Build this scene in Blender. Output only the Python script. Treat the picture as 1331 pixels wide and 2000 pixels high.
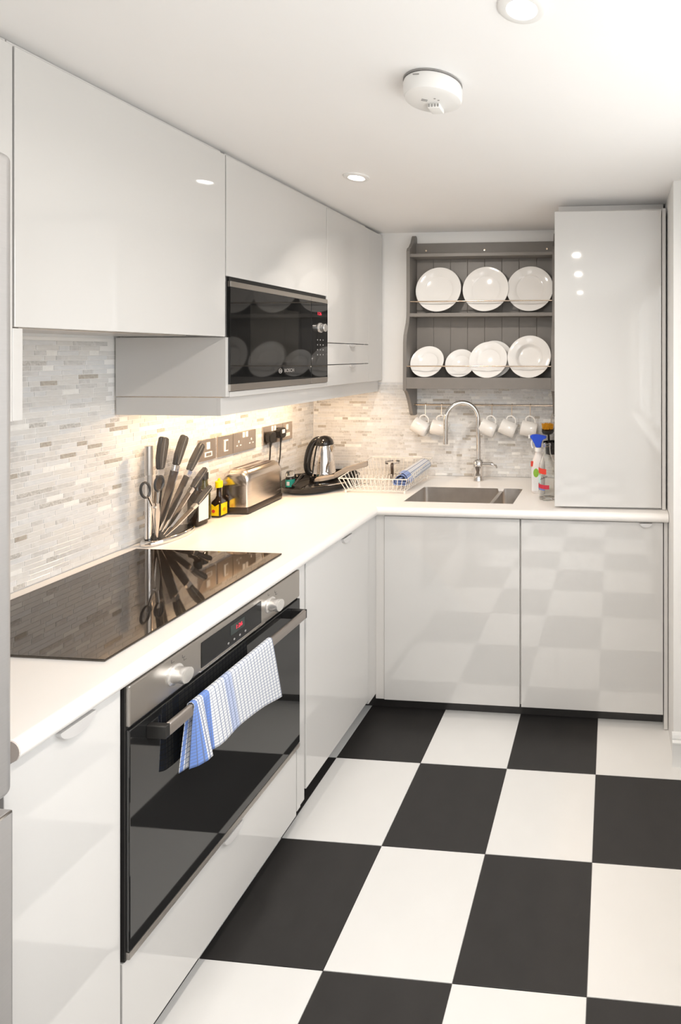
import bpy, bmesh, math, random
from mathutils import Vector, Matrix
R = math.radians
random.seed(7)
scene = bpy.context.scene
for o in list(bpy.data.objects): bpy.data.objects.remove(o, do_unlink=True)
col = scene.collection

# ------------------------------------------------------------------ camera
F_PX, PX, PY, YAW, CAM_Z = 1012.3, 1115.3, 692.4, 0.08055, 1.56
cam_d = bpy.data.cameras.new('camera')
cam = bpy.data.objects.new('camera', cam_d); col.objects.link(cam)
cam_d.sensor_fit = 'HORIZONTAL'; cam_d.sensor_width = 36.0
cam_d.lens = 36.0 * F_PX / 1331.0
cam_d.shift_x = (665.5 - PX) / 1331.0
cam_d.shift_y = -(1000.0 - PY) / 1331.0
cam_d.clip_start = 0.02
cam.location = (0, 0, CAM_Z)
cam.rotation_euler = (math.pi / 2, 0, YAW)
scene.camera = cam

# ------------------------------------------------------------------ world, exposure, daylight
w = bpy.data.worlds.new('overcast_sky'); scene.world = w; w.use_nodes = True
bg = w.node_tree.nodes['Background']
_tc = w.node_tree.nodes.new('ShaderNodeTexCoord'); _sp = w.node_tree.nodes.new('ShaderNodeSeparateXYZ'); _rp = w.node_tree.nodes.new('ShaderNodeValToRGB')
w.node_tree.links.new(_tc.outputs['Generated'], _sp.inputs[0]); w.node_tree.links.new(_sp.outputs[2], _rp.inputs[0]); w.node_tree.links.new(_rp.outputs[0], bg.inputs[0])
# overcast sky above the horizon, ground below it brightened to lift the ceiling
_e = _rp.color_ramp.elements
_e[0].position = 0.0; _e[0].color = (.62, .62, .605, 1); _e[1].position = 1.0; _e[1].color = (1.0, 1.0, 1.0, 1)
_m = _rp.color_ramp.elements.new(.02); _m.color = (.84, .87, .90, 1)
bg.inputs[1].default_value = 3.5
vs = scene.view_settings
vs.view_transform = 'Standard'; vs.look = 'None'; vs.gamma = 1.0
vs.exposure = 0.66
vs.use_curve_mapping = False
def portal(loc, rot, sx, sy):
    d = bpy.data.lights.new('window_portal', 'AREA'); d.shape = 'RECTANGLE'; d.size = sx; d.size_y = sy
    d.cycles.is_portal = True
    o = bpy.data.objects.new('window_portal', d); col.objects.link(o); o.location = loc; o.rotation_euler = rot
portal((0.47, 0.28, 1.54), (0, R(90), 0), 1.18, 2.76)
portal((-1.09, -2.66, 1.5), (R(90), 0, 0), .92, 1.2)  # portal of the added rear window
DOWN_W, UNDER_W = 6.0, 1.2

# ------------------------------------------------------------------ key planes of the room
XW, YB, ZCEIL = -1.645, 2.735, 2.222      # left wall, back wall, ceiling
XF, YF = -1.02, 2.169                     # faces of the base doors
XU = -1.25                                # face of the wall-unit doors
ZT, ZTB = 0.905, 0.868                    # worktop top and underside
ZDB = 0.068                               # bottom of base doors
XR, YR = 0.40, -2.6                       # right wall, rear wall
XPIER, YPIER = 0.232, 2.0

# ------------------------------------------------------------------ materials
def s2l(c): return tuple(((x / 12.92) if x <= .04045 else ((x + .055) / 1.055) ** 2.4) for x in c)
def hexc(h): return s2l(tuple(int(h[i:i + 2], 16) / 255 for i in (0, 2, 4)))
def mat(name, color, rough=.5, metal=0., ior=1.5, coat=0., var=0., scale=8., bump=0., stretch=None,
        trans=0., emit=None, estr=0., tint=None, alpha=1., rvar=0.):
    m = bpy.data.materials.new(name); m.use_nodes = True
    nt = m.node_tree; b = nt.nodes['Principled BSDF']
    c = (*color, 1)
    b.inputs['Base Color'].default_value = c
    b.inputs['Roughness'].default_value = rough
    b.inputs['Metallic'].default_value = metal
    b.inputs['IOR'].default_value = ior
    b.inputs['Coat Weight'].default_value = coat
    b.inputs['Coat Roughness'].default_value = .04
    b.inputs['Transmission Weight'].default_value = trans
    b.inputs['Alpha'].default_value = alpha
    if tint: b.inputs['Specular Tint'].default_value = (*tint, 1)
    if emit: b.inputs['Emission Color'].default_value = (*emit, 1); b.inputs['Emission Strength'].default_value = estr
    if var or bump or rvar:
        tc = nt.nodes.new('ShaderNodeTexCoord'); n = nt.nodes.new('ShaderNodeTexNoise')
        n.inputs['Scale'].default_value = scale; n.inputs['Detail'].default_value = 5
        if stretch:
            mp = nt.nodes.new('ShaderNodeMapping'); mp.inputs['Scale'].default_value = stretch
            nt.links.new(tc.outputs['Object'], mp.inputs[0]); nt.links.new(mp.outputs[0], n.inputs['Vector'])
        else: nt.links.new(tc.outputs['Object'], n.inputs['Vector'])
        if var:
            r = nt.nodes.new('ShaderNodeValToRGB')
            r.color_ramp.elements[0].position = .3; r.color_ramp.elements[1].position = .7
            r.color_ramp.elements[0].color = (*[max(0, x * (1 - var)) for x in color], 1)
            r.color_ramp.elements[1].color = (*[min(1, x * (1 + var)) for x in color], 1)
            nt.links.new(n.outputs['Fac'], r.inputs[0]); nt.links.new(r.outputs[0], b.inputs['Base Color'])
        if rvar:
            mr = nt.nodes.new('ShaderNodeMapRange')
            mr.inputs['To Min'].default_value = max(0, rough - rvar); mr.inputs['To Max'].default_value = rough + rvar
            nt.links.new(n.outputs['Fac'], mr.inputs[0]); nt.links.new(mr.outputs[0], b.inputs['Roughness'])
        if bump:
            bp = nt.nodes.new('ShaderNodeBump'); bp.inputs['Strength'].default_value = bump; bp.inputs['Distance'].default_value = .002
            nt.links.new(n.outputs['Fac'], bp.inputs['Height']); nt.links.new(bp.outputs[0], b.inputs['Normal'])
    return m
M = {}
M['paint'] = mat('white_wall_paint', (.88, .87, .855), .6, var=.015, scale=3, bump=.03)
M['ceiling'] = mat('white_ceiling_paint', (.92, .91, .90), .65, var=.01, scale=3)
M['gloss'] = mat('gloss_grey_white_lacquer', (.64, .628, .61), .04, ior=1.75, var=.006, scale=2)
M['gloss_edge'] = mat('grey_white_lacquer_edge', (.66, .64, .615), .2, var=.01, scale=4)
M['carcass'] = mat('white_melamine', (.74, .72, .70), .4, var=.01, scale=5)
M['plinth'] = mat('dark_plinth_board', (.03, .028, .027), .35, var=.1, scale=10)
M['tab'] = mat('satin_aluminium_tab', (.72, .71, .70), .35, metal=.4, var=.02, scale=30)
M['tile_black'] = mat('black_vinyl_tile', (.030, .028, .027), .42, ior=1.45, var=.10, scale=14, bump=.12, rvar=.06)
M['tile_white'] = mat('white_vinyl_tile', (.80, .79, .77), .38, ior=1.45, var=.012, scale=9, bump=.08, rvar=.05)
M['screed'] = mat('grey_floor_screed', (.32, .31, .30), .7, var=.1, scale=20)
M['worktop'] = mat('cream_white_laminate', (.84, .81, .775), .3, var=.012, scale=6, bump=.02)
M['worktop_end'] = mat('beige_laminate_end', (.62, .56, .52), .5, var=.03, scale=20)
M['grout'] = mat('white_grout', (.86, .845, .82), .8, var=.02, scale=40)
def marble(name, c1, c2, rough, scale, metal=0.):
    m = mat(name, c1, rough, metal, var=.05, scale=scale); r = [n for n in m.node_tree.nodes if n.type == 'VALTORGB'][0]
    r.color_ramp.elements[0].color = (*c1, 1); r.color_ramp.elements[1].color = (*c2, 1)
    n = [n for n in m.node_tree.nodes if n.type == 'TEX_NOISE'][0]; n.inputs['Distortion'].default_value = 1.2
    return m
MOS = [marble('mosaic_milky_glass', (.66, .645, .62), (.74, .73, .71), .2, 30),
       marble('mosaic_pale_grey_marble', (.56, .55, .535), (.70, .69, .675), .22, 45),
       marble('mosaic_cool_white_glass', (.66, .665, .665), (.75, .75, .75), .15, 30),
       marble('mosaic_veined_grey_marble', (.40, .385, .36), (.70, .68, .65), .25, 90),
       marble('mosaic_taupe_foil', (.42, .38, .33), (.60, .56, .50), .25, 70, .2),
       marble('mosaic_pearl_glint', (.80, .79, .76), (.90, .89, .86), .08, 40)]
M['steel'] = mat('brushed_steel', (.58, .55, .52), .30, 1., var=.03, scale=6, stretch=(1, 1, 60), rvar=.06)
M['steel_y'] = mat('brushed_steel_band', (.55, .52, .485), .30, 1., var=.015, scale=4, stretch=(8, 1, 160), rvar=.03)
M['steel_fridge'] = mat('brushed_fridge_steel', (.50, .49, .485), .42, .7, var=.02, scale=8, stretch=(1, 1, 60), rvar=.04)
M['steel_sink'] = mat('satin_sink_steel', (.60, .565, .53), .36, 1., var=.05, scale=30, rvar=.08)
M['chrome'] = mat('polished_chrome', (.78, .76, .74), .07, 1., rvar=.02, scale=20)
M['brass'] = mat('aged_brass_rail', (.72, .60, .48), .22, 1., var=.08, scale=40)
M['copper_plate'] = mat('warm_satin_metal_plate', (.60, .52, .45), .30, 1., var=.08, scale=15, stretch=(1, 60, 1))
M['hob'] = mat('black_ceramic_glass', (.016, .013, .011), .035, ior=1.82, tint=(1., .86, .72), rvar=.01, scale=10)  # warm reflections of the lit splashback put into the specular tint
M['ovenglass'] = mat('black_oven_glass', (.012, .012, .012), .03, ior=1.75, rvar=.008, scale=10)
M['mwglass'] = mat('black_microwave_glass', (.010, .010, .010), .04, ior=1.52, rvar=.008, scale=10)
M['black_gloss'] = mat('black_gloss_plastic', (.012, .012, .012), .12, var=.1, scale=20)
M['black'] = mat('black_satin_plastic', (.018, .017, .016), .35, var=.1, scale=20)
M['window_dark'] = mat('dark_oven_window', (.022, .021, .019), .05, ior=1.52, var=.05, scale=5)
M['greyhandle'] = mat('satin_taupe_bar', (.42, .38, .35), .32, .9, var=.05, scale=6, stretch=(60, 1, 60))
M['knob'] = mat('satin_silver_knob', (.82, .80, .77), .25, .8, rvar=.04, scale=30)
M['red_led'] = mat('red_display_digits', (.4, .01, .02), .5, emit=(1., .05, .09), estr=.7)
M['print'] = mat('dark_printed_marks', (.10, .09, .085), .5, var=.1, scale=50)
M['logo'] = mat('silver_lettering', (.62, .60, .58), .35, .6, var=.03, scale=50)
M['rackgrey'] = mat('grey_eggshell_paint', hexc('7e7974'), .42, var=.03, scale=14, bump=.03)
M['china'] = mat('white_glazed_china', (.82, .80, .775), .10, coat=.5, var=.008, scale=12)
M['mug'] = mat('cream_glazed_china', (.80, .77, .73), .14, coat=.4, var=.01, scale=12)
M['whiteplastic'] = mat('white_plastic', (.83, .82, .80), .35, var=.01, scale=12)
M['greyplastic'] = mat('grey_plastic_vent', (.30, .29, .28), .5, var=.05, scale=30)
M['lens'] = mat('lit_lamp_lens', (1, 1, 1), .4, emit=(1., .955, .89), estr=14.)
M['ledstrip'] = mat('warm_lamp_lens', (1, .9, .8), .4, emit=(1., .80, .58), estr=6.)
M['handle_grey'] = mat('dark_grey_knife_grip', (.05, .048, .047), .25, var=.12, scale=25)
M['blade'] = mat('knife_steel', (.62, .58, .54), .16, 1., rvar=.04, scale=30, stretch=(1, 1, 40))
M['darkblade'] = mat('dark_reflection_blade', (.16, .135, .115), .18, 1., rvar=.04, scale=30, stretch=(1, 1, 40))  # knife steel with its dark reflections put into the colour
M['acrylic'] = mat('clear_acrylic', (.97, .97, .97), .02, ior=1.30, trans=1., rvar=.005, scale=10)
M['glass'] = mat('clear_glass', (.96, .975, .97), .02, ior=1.25, trans=1., rvar=.005, scale=10)
M['darksauce'] = mat('dark_brown_bottle_glass', (.022, .012, .007), .06, ior=1.5, var=.1, scale=20)
M['olive'] = mat('olive_green_glass', (.06, .055, .015), .08, var=.1, scale=20)
M['yellow'] = mat('yellow_plastic', hexc('f2d500'), .4, var=.04, scale=30)
M['yellow_label'] = mat('yellow_paper_label', hexc('f4cf10'), .5, var=.06, scale=60)
M['red'] = mat('red_print', hexc('d8402f'), .5, var=.05, scale=60)
M['crimson'] = mat('crimson_print', hexc('bf2f42'), .5, var=.05, scale=60)
M['teal'] = mat('teal_label', hexc('2f9c8f'), .4, var=.08, scale=60)
M['green'] = mat('green_print', hexc('8dbb3c'), .5, var=.08, scale=60)
M['paper'] = mat('white_paper_label', (.78, .78, .79), .55, var=.03, scale=60)
M['blue'] = mat('cobalt_blue_plastic', hexc('1648c8'), .3, var=.05, scale=30)
M['orange'] = mat('amber_bristles', hexc('d99a16'), .7, var=.25, scale=120)
M['tray'] = mat('black_lacquer_tray', (.010, .008, .007), .2, ior=1.45, var=.15, scale=14)
M['greywood'] = mat('weathered_grey_wood', (.30, .255, .21), .5, var=.12, scale=6, stretch=(2, 2, 30))
M['wire'] = mat('cream_coated_wire', (.80, .76, .70), .35, var=.02, scale=30)
M['brownh'] = mat('brown_bakelite', (.05, .028, .018), .3, var=.15, scale=30)
M['windowframe'] = mat('white_gloss_joinery', (.82, .82, .81), .3, var=.01, scale=10)
M['alu'] = mat('bare_aluminium_rim', (.70, .68, .66), .3, .9, var=.03, scale=30)
def thin_glass():
    m = bpy.data.materials.new('window_pane_glass'); m.use_nodes = True; nt = m.node_tree
    for n in list(nt.nodes): nt.nodes.remove(n)
    out = nt.nodes.new('ShaderNodeOutputMaterial'); mx = nt.nodes.new('ShaderNodeMixShader')
    t = nt.nodes.new('ShaderNodeBsdfTransparent'); g = nt.nodes.new('ShaderNodeBsdfGlossy'); g.inputs['Roughness'].default_value = .02
    fr = nt.nodes.new('ShaderNodeFresnel'); fr.inputs[0].default_value = 1.45
    ge = nt.nodes.new('ShaderNodeNewGeometry'); inv = nt.nodes.new('ShaderNodeMath'); inv.operation = 'SUBTRACT'; inv.inputs[0].default_value = 1.
    mu = nt.nodes.new('ShaderNodeMath'); mu.operation = 'MULTIPLY'      # reflect at the outer face of the sheet only
    nt.links.new(ge.outputs['Backfacing'], inv.inputs[1]); nt.links.new(fr.outputs[0], mu.inputs[0]); nt.links.new(inv.outputs[0], mu.inputs[1])
    nt.links.new(mu.outputs[0], mx.inputs[0]); nt.links.new(t.outputs[0], mx.inputs[1]); nt.links.new(g.outputs[0], mx.inputs[2])
    nt.links.new(mx.outputs[0], out.inputs[0]); return m
M['pane'] = thin_glass()
M['acrylic'] = M['pane'].copy(); M['acrylic'].name = 'clear_acrylic_sheet'
def towel_mat(name, bands, pitch=.0115):
    """white cotton with a fine slate grid and blue woven bands; UVs are in metres"""
    m = bpy.data.materials.new(name); m.use_nodes = True; nt = m.node_tree; b = nt.nodes['Principled BSDF']
    b.inputs['Roughness'].default_value = .85
    uv = nt.nodes.new('ShaderNodeUVMap'); sp = nt.nodes.new('ShaderNodeSeparateXYZ'); nt.links.new(uv.outputs[0], sp.inputs[0])
    def math_(op, a, bb=None):
        n = nt.nodes.new('ShaderNodeMath'); n.operation = op
        for i, v in enumerate((a, bb)):
            if v is None: continue
            if isinstance(v, (int, float)): n.inputs[i].default_value = v
            else: nt.links.new(v, n.inputs[i])
        return n.outputs[0]
    def line(ax):
        f = math_('FRACT', math_('DIVIDE', math_('ADD', sp.outputs[ax], 1.), pitch))
        return math_('LESS_THAN', f, .17)
    grid = math_('MAXIMUM', line(0), line(1))
    band = None
    for lo, hi, k in bands:
        x = math_('MULTIPLY', math_('MULTIPLY', math_('GREATER_THAN', sp.outputs[0], lo), math_('LESS_THAN', sp.outputs[0], hi)), k)
        band = x if band is None else math_('MAXIMUM', band, x)
    m1 = nt.nodes.new('ShaderNodeMix'); m1.data_type = 'RGBA'
    m1.inputs[6].default_value = (.70, .71, .725, 1); m1.inputs[7].default_value = (*hexc('6f8fd2'), 1)
    nt.links.new(band, m1.inputs[0])
    m2 = nt.nodes.new('ShaderNodeMix'); m2.data_type = 'RGBA'; m2.inputs[7].default_value = (*hexc('6a7694'), 1)
    nt.links.new(math_('MULTIPLY', grid, .9), m2.inputs[0]); nt.links.new(m1.outputs[2], m2.inputs[6])
    nt.links.new(m2.outputs[2], b.inputs['Base Color'])
    n = nt.nodes.new('ShaderNodeTexNoise'); n.inputs['Scale'].default_value = 900; nt.links.new(uv.outputs[0], n.inputs['Vector'])
    bp = nt.nodes.new('ShaderNodeBump'); bp.inputs['Strength'].default_value = .25; bp.inputs['Distance'].default_value = .001
    nt.links.new(n.outputs['Fac'], bp.inputs['Height']); nt.links.new(bp.outputs[0], b.inputs['Normal'])
    return m
M['towel'] = towel_mat('checked_tea_towel', [(0, .032, 1.), (.052, .085, 1.), (.135, .160, .45)])
M['towel2'] = towel_mat('checked_tea_towel_blue_end', [(-.002, .036, .75)])

# ------------------------------------------------------------------ object helpers
def top_of(p):
    while p.parent: p = p.parent
    return p
def thing(name, label, cat, loc=(0, 0, 0), rot=(0, 0, 0), group=None):
    o = bpy.data.objects.new(name, None); col.objects.link(o); o.empty_display_size = .05
    o.location = loc; o.rotation_euler = rot; o['label'] = label; o['category'] = cat
    if group: o['group'] = group
    return o
def tag(o, label, cat, group=None):
    o['label'] = label; o['category'] = cat
    if group: o['group'] = group
    return o
def mesh_of(name, bm, mats, smooth=False, angle=35):
    me = bpy.data.meshes.new(name)
    bmesh.ops.recalc_face_normals(bm, faces=bm.faces)
    if smooth:
        for f in bm.faces: f.smooth = True
        for e in bm.edges:
            if len(e.link_faces) == 2 and e.calc_face_angle(0) > R(angle): e.smooth = False
    bm.to_mesh(me); bm.free()
    for m in (mats if isinstance(mats, (list, tuple)) else [mats]): me.materials.append(m)
    return me
def part(name, bm, m, parent=None, world=True, smooth=False, label=None, angle=35):
    """world=True: vertices were given in world coordinates; the owner is unrotated"""
    if parent is not None and world:
        bmesh.ops.translate(bm, verts=bm.verts, vec=-Vector(top_of(parent).location))
    o = bpy.data.objects.new(name, mesh_of(name, bm, m, smooth, angle)); col.objects.link(o)
    if parent is not None: o.parent = parent
    if label: o['label'] = label
    return o
def single(name, bm, m, label, cat, origin, group=None, smooth=False):
    """a thing that is one mesh, vertices in world coordinates, origin at its base"""
    bmesh.ops.translate(bm, verts=bm.verts, vec=-Vector(origin))
    o = part(name, bm, m, None, smooth=smooth); o.location = origin
    return tag(o, label, cat, group)
def struct(name, bm, m, smooth=False):
    o = part(name, bm, m, None, smooth=smooth); o['kind'] = 'structure'; return o
def copy_tree(o, parent=None, **kw):
    c = o.copy(); col.objects.link(c)
    if parent is not None: c.parent = parent
    for ch in list(o.children): copy_tree(ch, c)
    for k, v in kw.items(): c[k] = v
    return c
def B(): return bmesh.new()
def merge(bm, t):
    me = bpy.data.meshes.new('t'); t.to_mesh(me); t.free(); bm.from_mesh(me); bpy.data.meshes.remove(me)
def box(bm, x0, x1, y0, y1, z0, z1, bev=0., seg=2, mi=0):
    t = bmesh.new()
    bmesh.ops.create_cube(t, size=1)
    for v in t.verts:
        v.co = Vector(((x0 + x1) / 2 + v.co.x * (x1 - x0), (y0 + y1) / 2 + v.co.y * (y1 - y0), (z0 + z1) / 2 + v.co.z * (z1 - z0)))
    if bev: bmesh.ops.bevel(t, geom=list(t.edges), offset=bev, segments=seg, profile=.5, affect='EDGES', clamp_overlap=True)
    for f in t.faces: f.material_index = mi
    merge(bm, t); return bm
def lathe(bm, prof, c=(0, 0, 0), seg=32, mtx=None, sx=1., sy=1., mi=0):
    """profile of (r, z) around z, or another axis through mtx"""
    rows = []
    for r, z in prof:
        if r < 1e-6: rows.append([bm.verts.new((0, 0, z))])
        else: rows.append([bm.verts.new((r * sx * math.cos(2 * math.pi * i / seg), r * sy * math.sin(2 * math.pi * i / seg), z)) for i in range(seg)])
    vs_ = [v for r in rows for v in r]
    for a, b in zip(rows, rows[1:]):
        if len(a) == 1 and len(b) == 1: continue
        for i in range(seg):
            j = (i + 1) % seg
            if len(a) == 1: f = bm.faces.new((a[0], b[i], b[j]))
            elif len(b) == 1: f = bm.faces.new((a[i], a[j], b[0]))
            else: f = bm.faces.new((a[i], a[j], b[j], b[i]))
            f.material_index = mi
    m = Matrix.Translation(Vector(c)) @ (mtx if mtx is not None else Matrix.Identity(4))
    for v in vs_: v.co = m @ v.co
    return bm
def axis_m(d):
    return Vector((0, 0, 1)).rotation_difference(Vector(d).normalized()).to_matrix().to_4x4()
def cyl(bm, p0, p1, r0, r1=None, seg=16, mi=0):
    p0, p1 = Vector(p0), Vector(p1); r1 = r0 if r1 is None else r1; L = (p1 - p0).length
    return lathe(bm, [(0, 0), (r0, 0), (r1, L), (0, L)], p0, seg, axis_m(p1 - p0), mi=mi)
def tube(bm, pts, r, seg=8, closed=False, cap=True):
    pts = [Vector(p) for p in pts]; n = len(pts); rings = []
    rr = r if isinstance(r, (list, tuple)) else [r] * n
    prev = None
    for i, p in enumerate(pts):
        a = pts[(i - 1) % n] if (closed or i > 0) else p
        b = pts[(i + 1) % n] if (closed or i < n - 1) else p
        t = (b - a).normalized()
        if prev is None: u = t.orthogonal().normalized()
        else: u = (prev - t * prev.dot(t)).normalized()
        prev = u; v = t.cross(u)
        rings.append([bm.verts.new(p + (u * math.cos(2 * math.pi * k / seg) + v * math.sin(2 * math.pi * k / seg)) * rr[i]) for k in range(seg)])
    m = n if closed else n - 1
    for i in range(m):
        a, b = rings[i], rings[(i + 1) % n]
        for k in range(seg):
            bm.faces.new((a[k], a[(k + 1) % seg], b[(k + 1) % seg], b[k]))
    if cap and not closed:
        bm.faces.new(rings[0][::-1]); bm.faces.new(rings[-1])
    return bm
def prism(bm, pts, axis, lo, hi, mi=0):
    """outline in the two other axes (in x,y,z order), extruded along axis"""
    def P(a, b, c): return {0: (c, a, b), 1: (a, c, b), 2: (a, b, c)}[axis]
    A = [bm.verts.new(P(a, b, lo)) for a, b in pts]; C = [bm.verts.new(P(a, b, hi)) for a, b in pts]
    n = len(pts)
    fs = [bm.faces.new(A[::-1]), bm.faces.new(C)] + [bm.faces.new((A[i], A[(i + 1) % n], C[(i + 1) % n], C[i])) for i in range(n)]
    for f in fs: f.material_index = mi
    return bm
def arc(cx, cy, r, a0, a1, n=10, ry=None):
    ry = r if ry is None else ry
    return [(cx + r * math.cos(R(a0 + (a1 - a0) * i / n)), cy + ry * math.sin(R(a0 + (a1 - a0) * i / n))) for i in range(n + 1)]
def smooth_path(pts, n=6):
    pts = [Vector(p) for p in pts]; out = []
    for i in range(len(pts) - 1):
        p0 = pts[max(i - 1, 0)]; p1 = pts[i]; p2 = pts[i + 1]; p3 = pts[min(i + 2, len(pts) - 1)]
        for k in range(n):
            t = k / n
            out.append(.5 * ((2 * p1) + (-p0 + p2) * t + (2 * p0 - 5 * p1 + 4 * p2 - p3) * t * t + (-p0 + 3 * p1 - 3 * p2 + p3) * t ** 3))
    out.append(pts[-1]); return out
def text_bm(s, size, mtx, depth=.0004):
    c = bpy.data.curves.new('lettering', 'FONT'); c.body = s; c.size = size; c.extrude = depth; c.align_x = 'CENTER'; c.align_y = 'CENTER'
    o = bpy.data.objects.new('lettering', c); col.objects.link(o)
    bpy.context.view_layer.update()
    me = o.evaluated_get(bpy.context.evaluated_depsgraph_get()).to_mesh()
    bm = bmesh.new(); bm.from_mesh(me); bmesh.ops.transform(bm, matrix=mtx, verts=bm.verts)
    bpy.data.objects.remove(o, do_unlink=True); bpy.data.curves.remove(c)
    return bm
def facing_x(x, y, z): # text plane facing +x, reading along +y
    return Matrix(((0, 0, 1, x), (1, 0, 0, y), (0, 1, 0, z), (0, 0, 0, 1)))

# ================================================================== THE SETTING
# floor
bm = B(); box(bm, XW - .1, XR + .1, YR - .1, YB + .1, -.12, -.0035)
floor = struct('floor', bm, M['screed'])
TS, TX0, TY0 = .3345, -.7313, 1.927
g = .0008
def tile_mesh(m):
    bm = B(); box(bm, g, TS - g, g, TS - g, -.0035, 0, .0006, 1); return mesh_of('floor_tile', bm, m)
tmesh = {0: tile_mesh(M['tile_white']), 1: tile_mesh(M['tile_black'])}
for i in range(-3, 4):
    for j in range(-14, 3):
        x, y = TX0 + i * TS, TY0 + j * TS
        if x + TS > XR + .1 or y + TS > YB + .12 or y < YR - .1: continue
        if x < XW - .1: continue
        black = (i + j) % 2 != 0
        o = bpy.data.objects.new('floor_tile', tmesh[int(black)]); col.objects.link(o); o.parent = floor; o.location = (x, y, 0)
# ceiling
bm = B(); box(bm, XW - .1, XR + .2, YR - .1, YB + .1, ZCEIL, ZCEIL + .1)
struct('ceiling', bm, M['ceiling'])
# walls
bm = B(); box(bm, XW - .12, XW - .004, YR - .1, YB + .1, 0, ZCEIL); wall_left = struct('wall_left', bm, M['paint'])
bm = B(); box(bm, XW - .004, XR + .2, YB + .004, YB + .12, 0, ZCEIL); wall_back = struct('wall_back', bm, M['paint'])
GX0, GX1, GZ0, GZ1 = -1.55, -.63, .90, 2.10      # unseen rear-wall window, added to light the back of the kitchen
bm = B(); box(bm, XW - .1, GX0, YR - .12, YR, 0, ZCEIL); box(bm, GX1, XR + .2, YR - .12, YR, 0, ZCEIL); box(bm, GX0, GX1, YR - .12, YR, GZ1, ZCEIL); box(bm, GX0, GX1, YR - .12, YR, 0, GZ0)
struct('wall_rear', bm, M['paint'])
bm = B(); box(bm, GX0, GX1, YR - .09, YR - .03, GZ1 - .05, GZ1); box(bm, GX0, GX1, YR - .09, YR - .03, GZ0, GZ0 + .05)
box(bm, GX0, GX0 + .05, YR - .09, YR - .03, GZ0 + .05, GZ1 - .05); box(bm, GX1 - .05, GX1, YR - .09, YR - .03, GZ0 + .05, GZ1 - .05)
fill_win = struct('added_fill_window', bm, M['windowframe'])
xm = (GX0 + GX1) / 2
bm = B(); box(bm, xm - .025, xm + .025, YR - .09, YR - .03, GZ0 + .05, GZ1 - .05); part('mullion', bm, M['windowframe'], fill_win)
for a, b in ((GX0 + .05, xm - .025), (xm + .025, GX1 - .05)):
    bm = B(); box(bm, a, b, YR - .062, YR - .058, GZ0 + .05, GZ1 - .05); part('pane', bm, M['pane'], fill_win)
WY0, WY1, WZ0, WZ1 = -1.1, 1.66, .95, 2.13
bm = B()
box(bm, XR, XR + .14, YR, WY0, 0, ZCEIL); box(bm, XR, XR + .14, WY1, YPIER + .02, 0, ZCEIL)
box(bm, XR, XR + .14, WY0, WY1, 0, WZ0); box(bm, XR, XR + .14, WY0, WY1, WZ1, ZCEIL)
box(bm, XPIER, XR + .14, YPIER, YB + .004, 0, ZCEIL)
struct('wall_right', bm, M['paint'])
# skirting on the pier and right wall
def skirting(bm, p0, p1, nrm):
    prof = [(0, 0), (.016, 0), (.016, .085), (.019, .088), (.019, .094), (.012, .100), (.012, .106), (.008, .116), (.004, .122), (0, .124)]
    p0, p1, n = Vector(p0), Vector(p1), Vector(nrm)
    A = [bm.verts.new(p0 + n * a + Vector((0, 0, b))) for a, b in prof]; C = [bm.verts.new(p1 + n * a + Vector((0, 0, b))) for a, b in prof]
    k = len(prof); bm.faces.new(A); bm.faces.new(C[::-1])
    for i in range(k): bm.faces.new((A[i], A[(i + 1) % k], C[(i + 1) % k], C[i]))
bm = B(); skirting(bm, (XPIER - .006, YPIER, 0), (XR, YPIER, 0), (0, -1, 0)); skirting(bm, (XR, YPIER, 0), (XR, YR, 0), (-1, 0, 0))
struct('baseboard_right', bm, M['windowframe'])
# window in the right wall (daylight)
bm = B(); box(bm, XR + .05, XR + .11, WY0, WY1, WZ0, WZ0 + .06); box(bm, XR + .05, XR + .11, WY0, WY1, WZ1 - .05, WZ1)
box(bm, XR + .05, XR + .11, WY0, WY0 + .05, WZ0, WZ1); box(bm, XR + .05, XR + .11, WY1 - .05, WY1, WZ0, WZ1)
win = struct('window_1', bm, M['windowframe'])
nb = 5; wstep = (WY1 - WY0) / nb
for k in range(1, nb):
    bm = B(); y = WY0 + k * wstep; box(bm, XR + .05, XR + .11, y - .028, y + .028, WZ0 + .06, WZ1 - .05, .004); part('mullion', bm, M['windowframe'], win)
for k in range(nb):
    bm = B(); box(bm, XR + .078, XR + .082, WY0 + k * wstep + .03, WY0 + (k + 1) * wstep - .03, WZ0 + .06, WZ1 - .05); part('pane', bm, M['pane'], win)
bm = B(); box(bm, XR - .05, XR + .05, WY0 - .04, WY1 + .04, WZ0 - .03, WZ0 - .001, .006); part('window_sill', bm, M['windowframe'], win)

# ------------------------------------------------------------------ mosaic splashbacks
def mosaic_rows(u0, u1, z0, z1, pitch, rnd):
    """(u_lo, u_hi, z_lo, z_hi, material index) of every strip of an interlocking strip mosaic"""
    out = []; n = int((z1 - z0) / pitch); lens = [.031, .031, .047, .047, .063, .063, .094]
    for r in range(n):
        z = z0 + r * pitch; u = u0 - rnd.random() * .06
        while u < u1:
            L = rnd.choice(lens); a, b = max(u, u0) + .0009, min(u + L, u1) - .0009
            if b - a > .006:
                t = rnd.random()
                mi = 0 if t < .40 else 1 if t < .60 else 2 if t < .83 else 3 if t < .89 else 4 if t < .935 else 5
                out.append((a, b, z + .0009, z + pitch - .0009, mi))
            u += L
    return out
rnd = random.Random(3)
def clear_of_left(y, z): return z < 1.40 or 1.0 < y < 1.60
strips = [s for s in mosaic_rows(.78, YB - .002, ZT + .001, 1.612, .0148, rnd) if (s[2] < 1.40 or (s[0] > 1.0 and s[1] < 1.602))]
bm = B(); box(bm, XW - .004, XW - .0015, .78, YB + .002, ZT, 1.612); part('grout', bm, M['grout'], wall_left)
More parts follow.
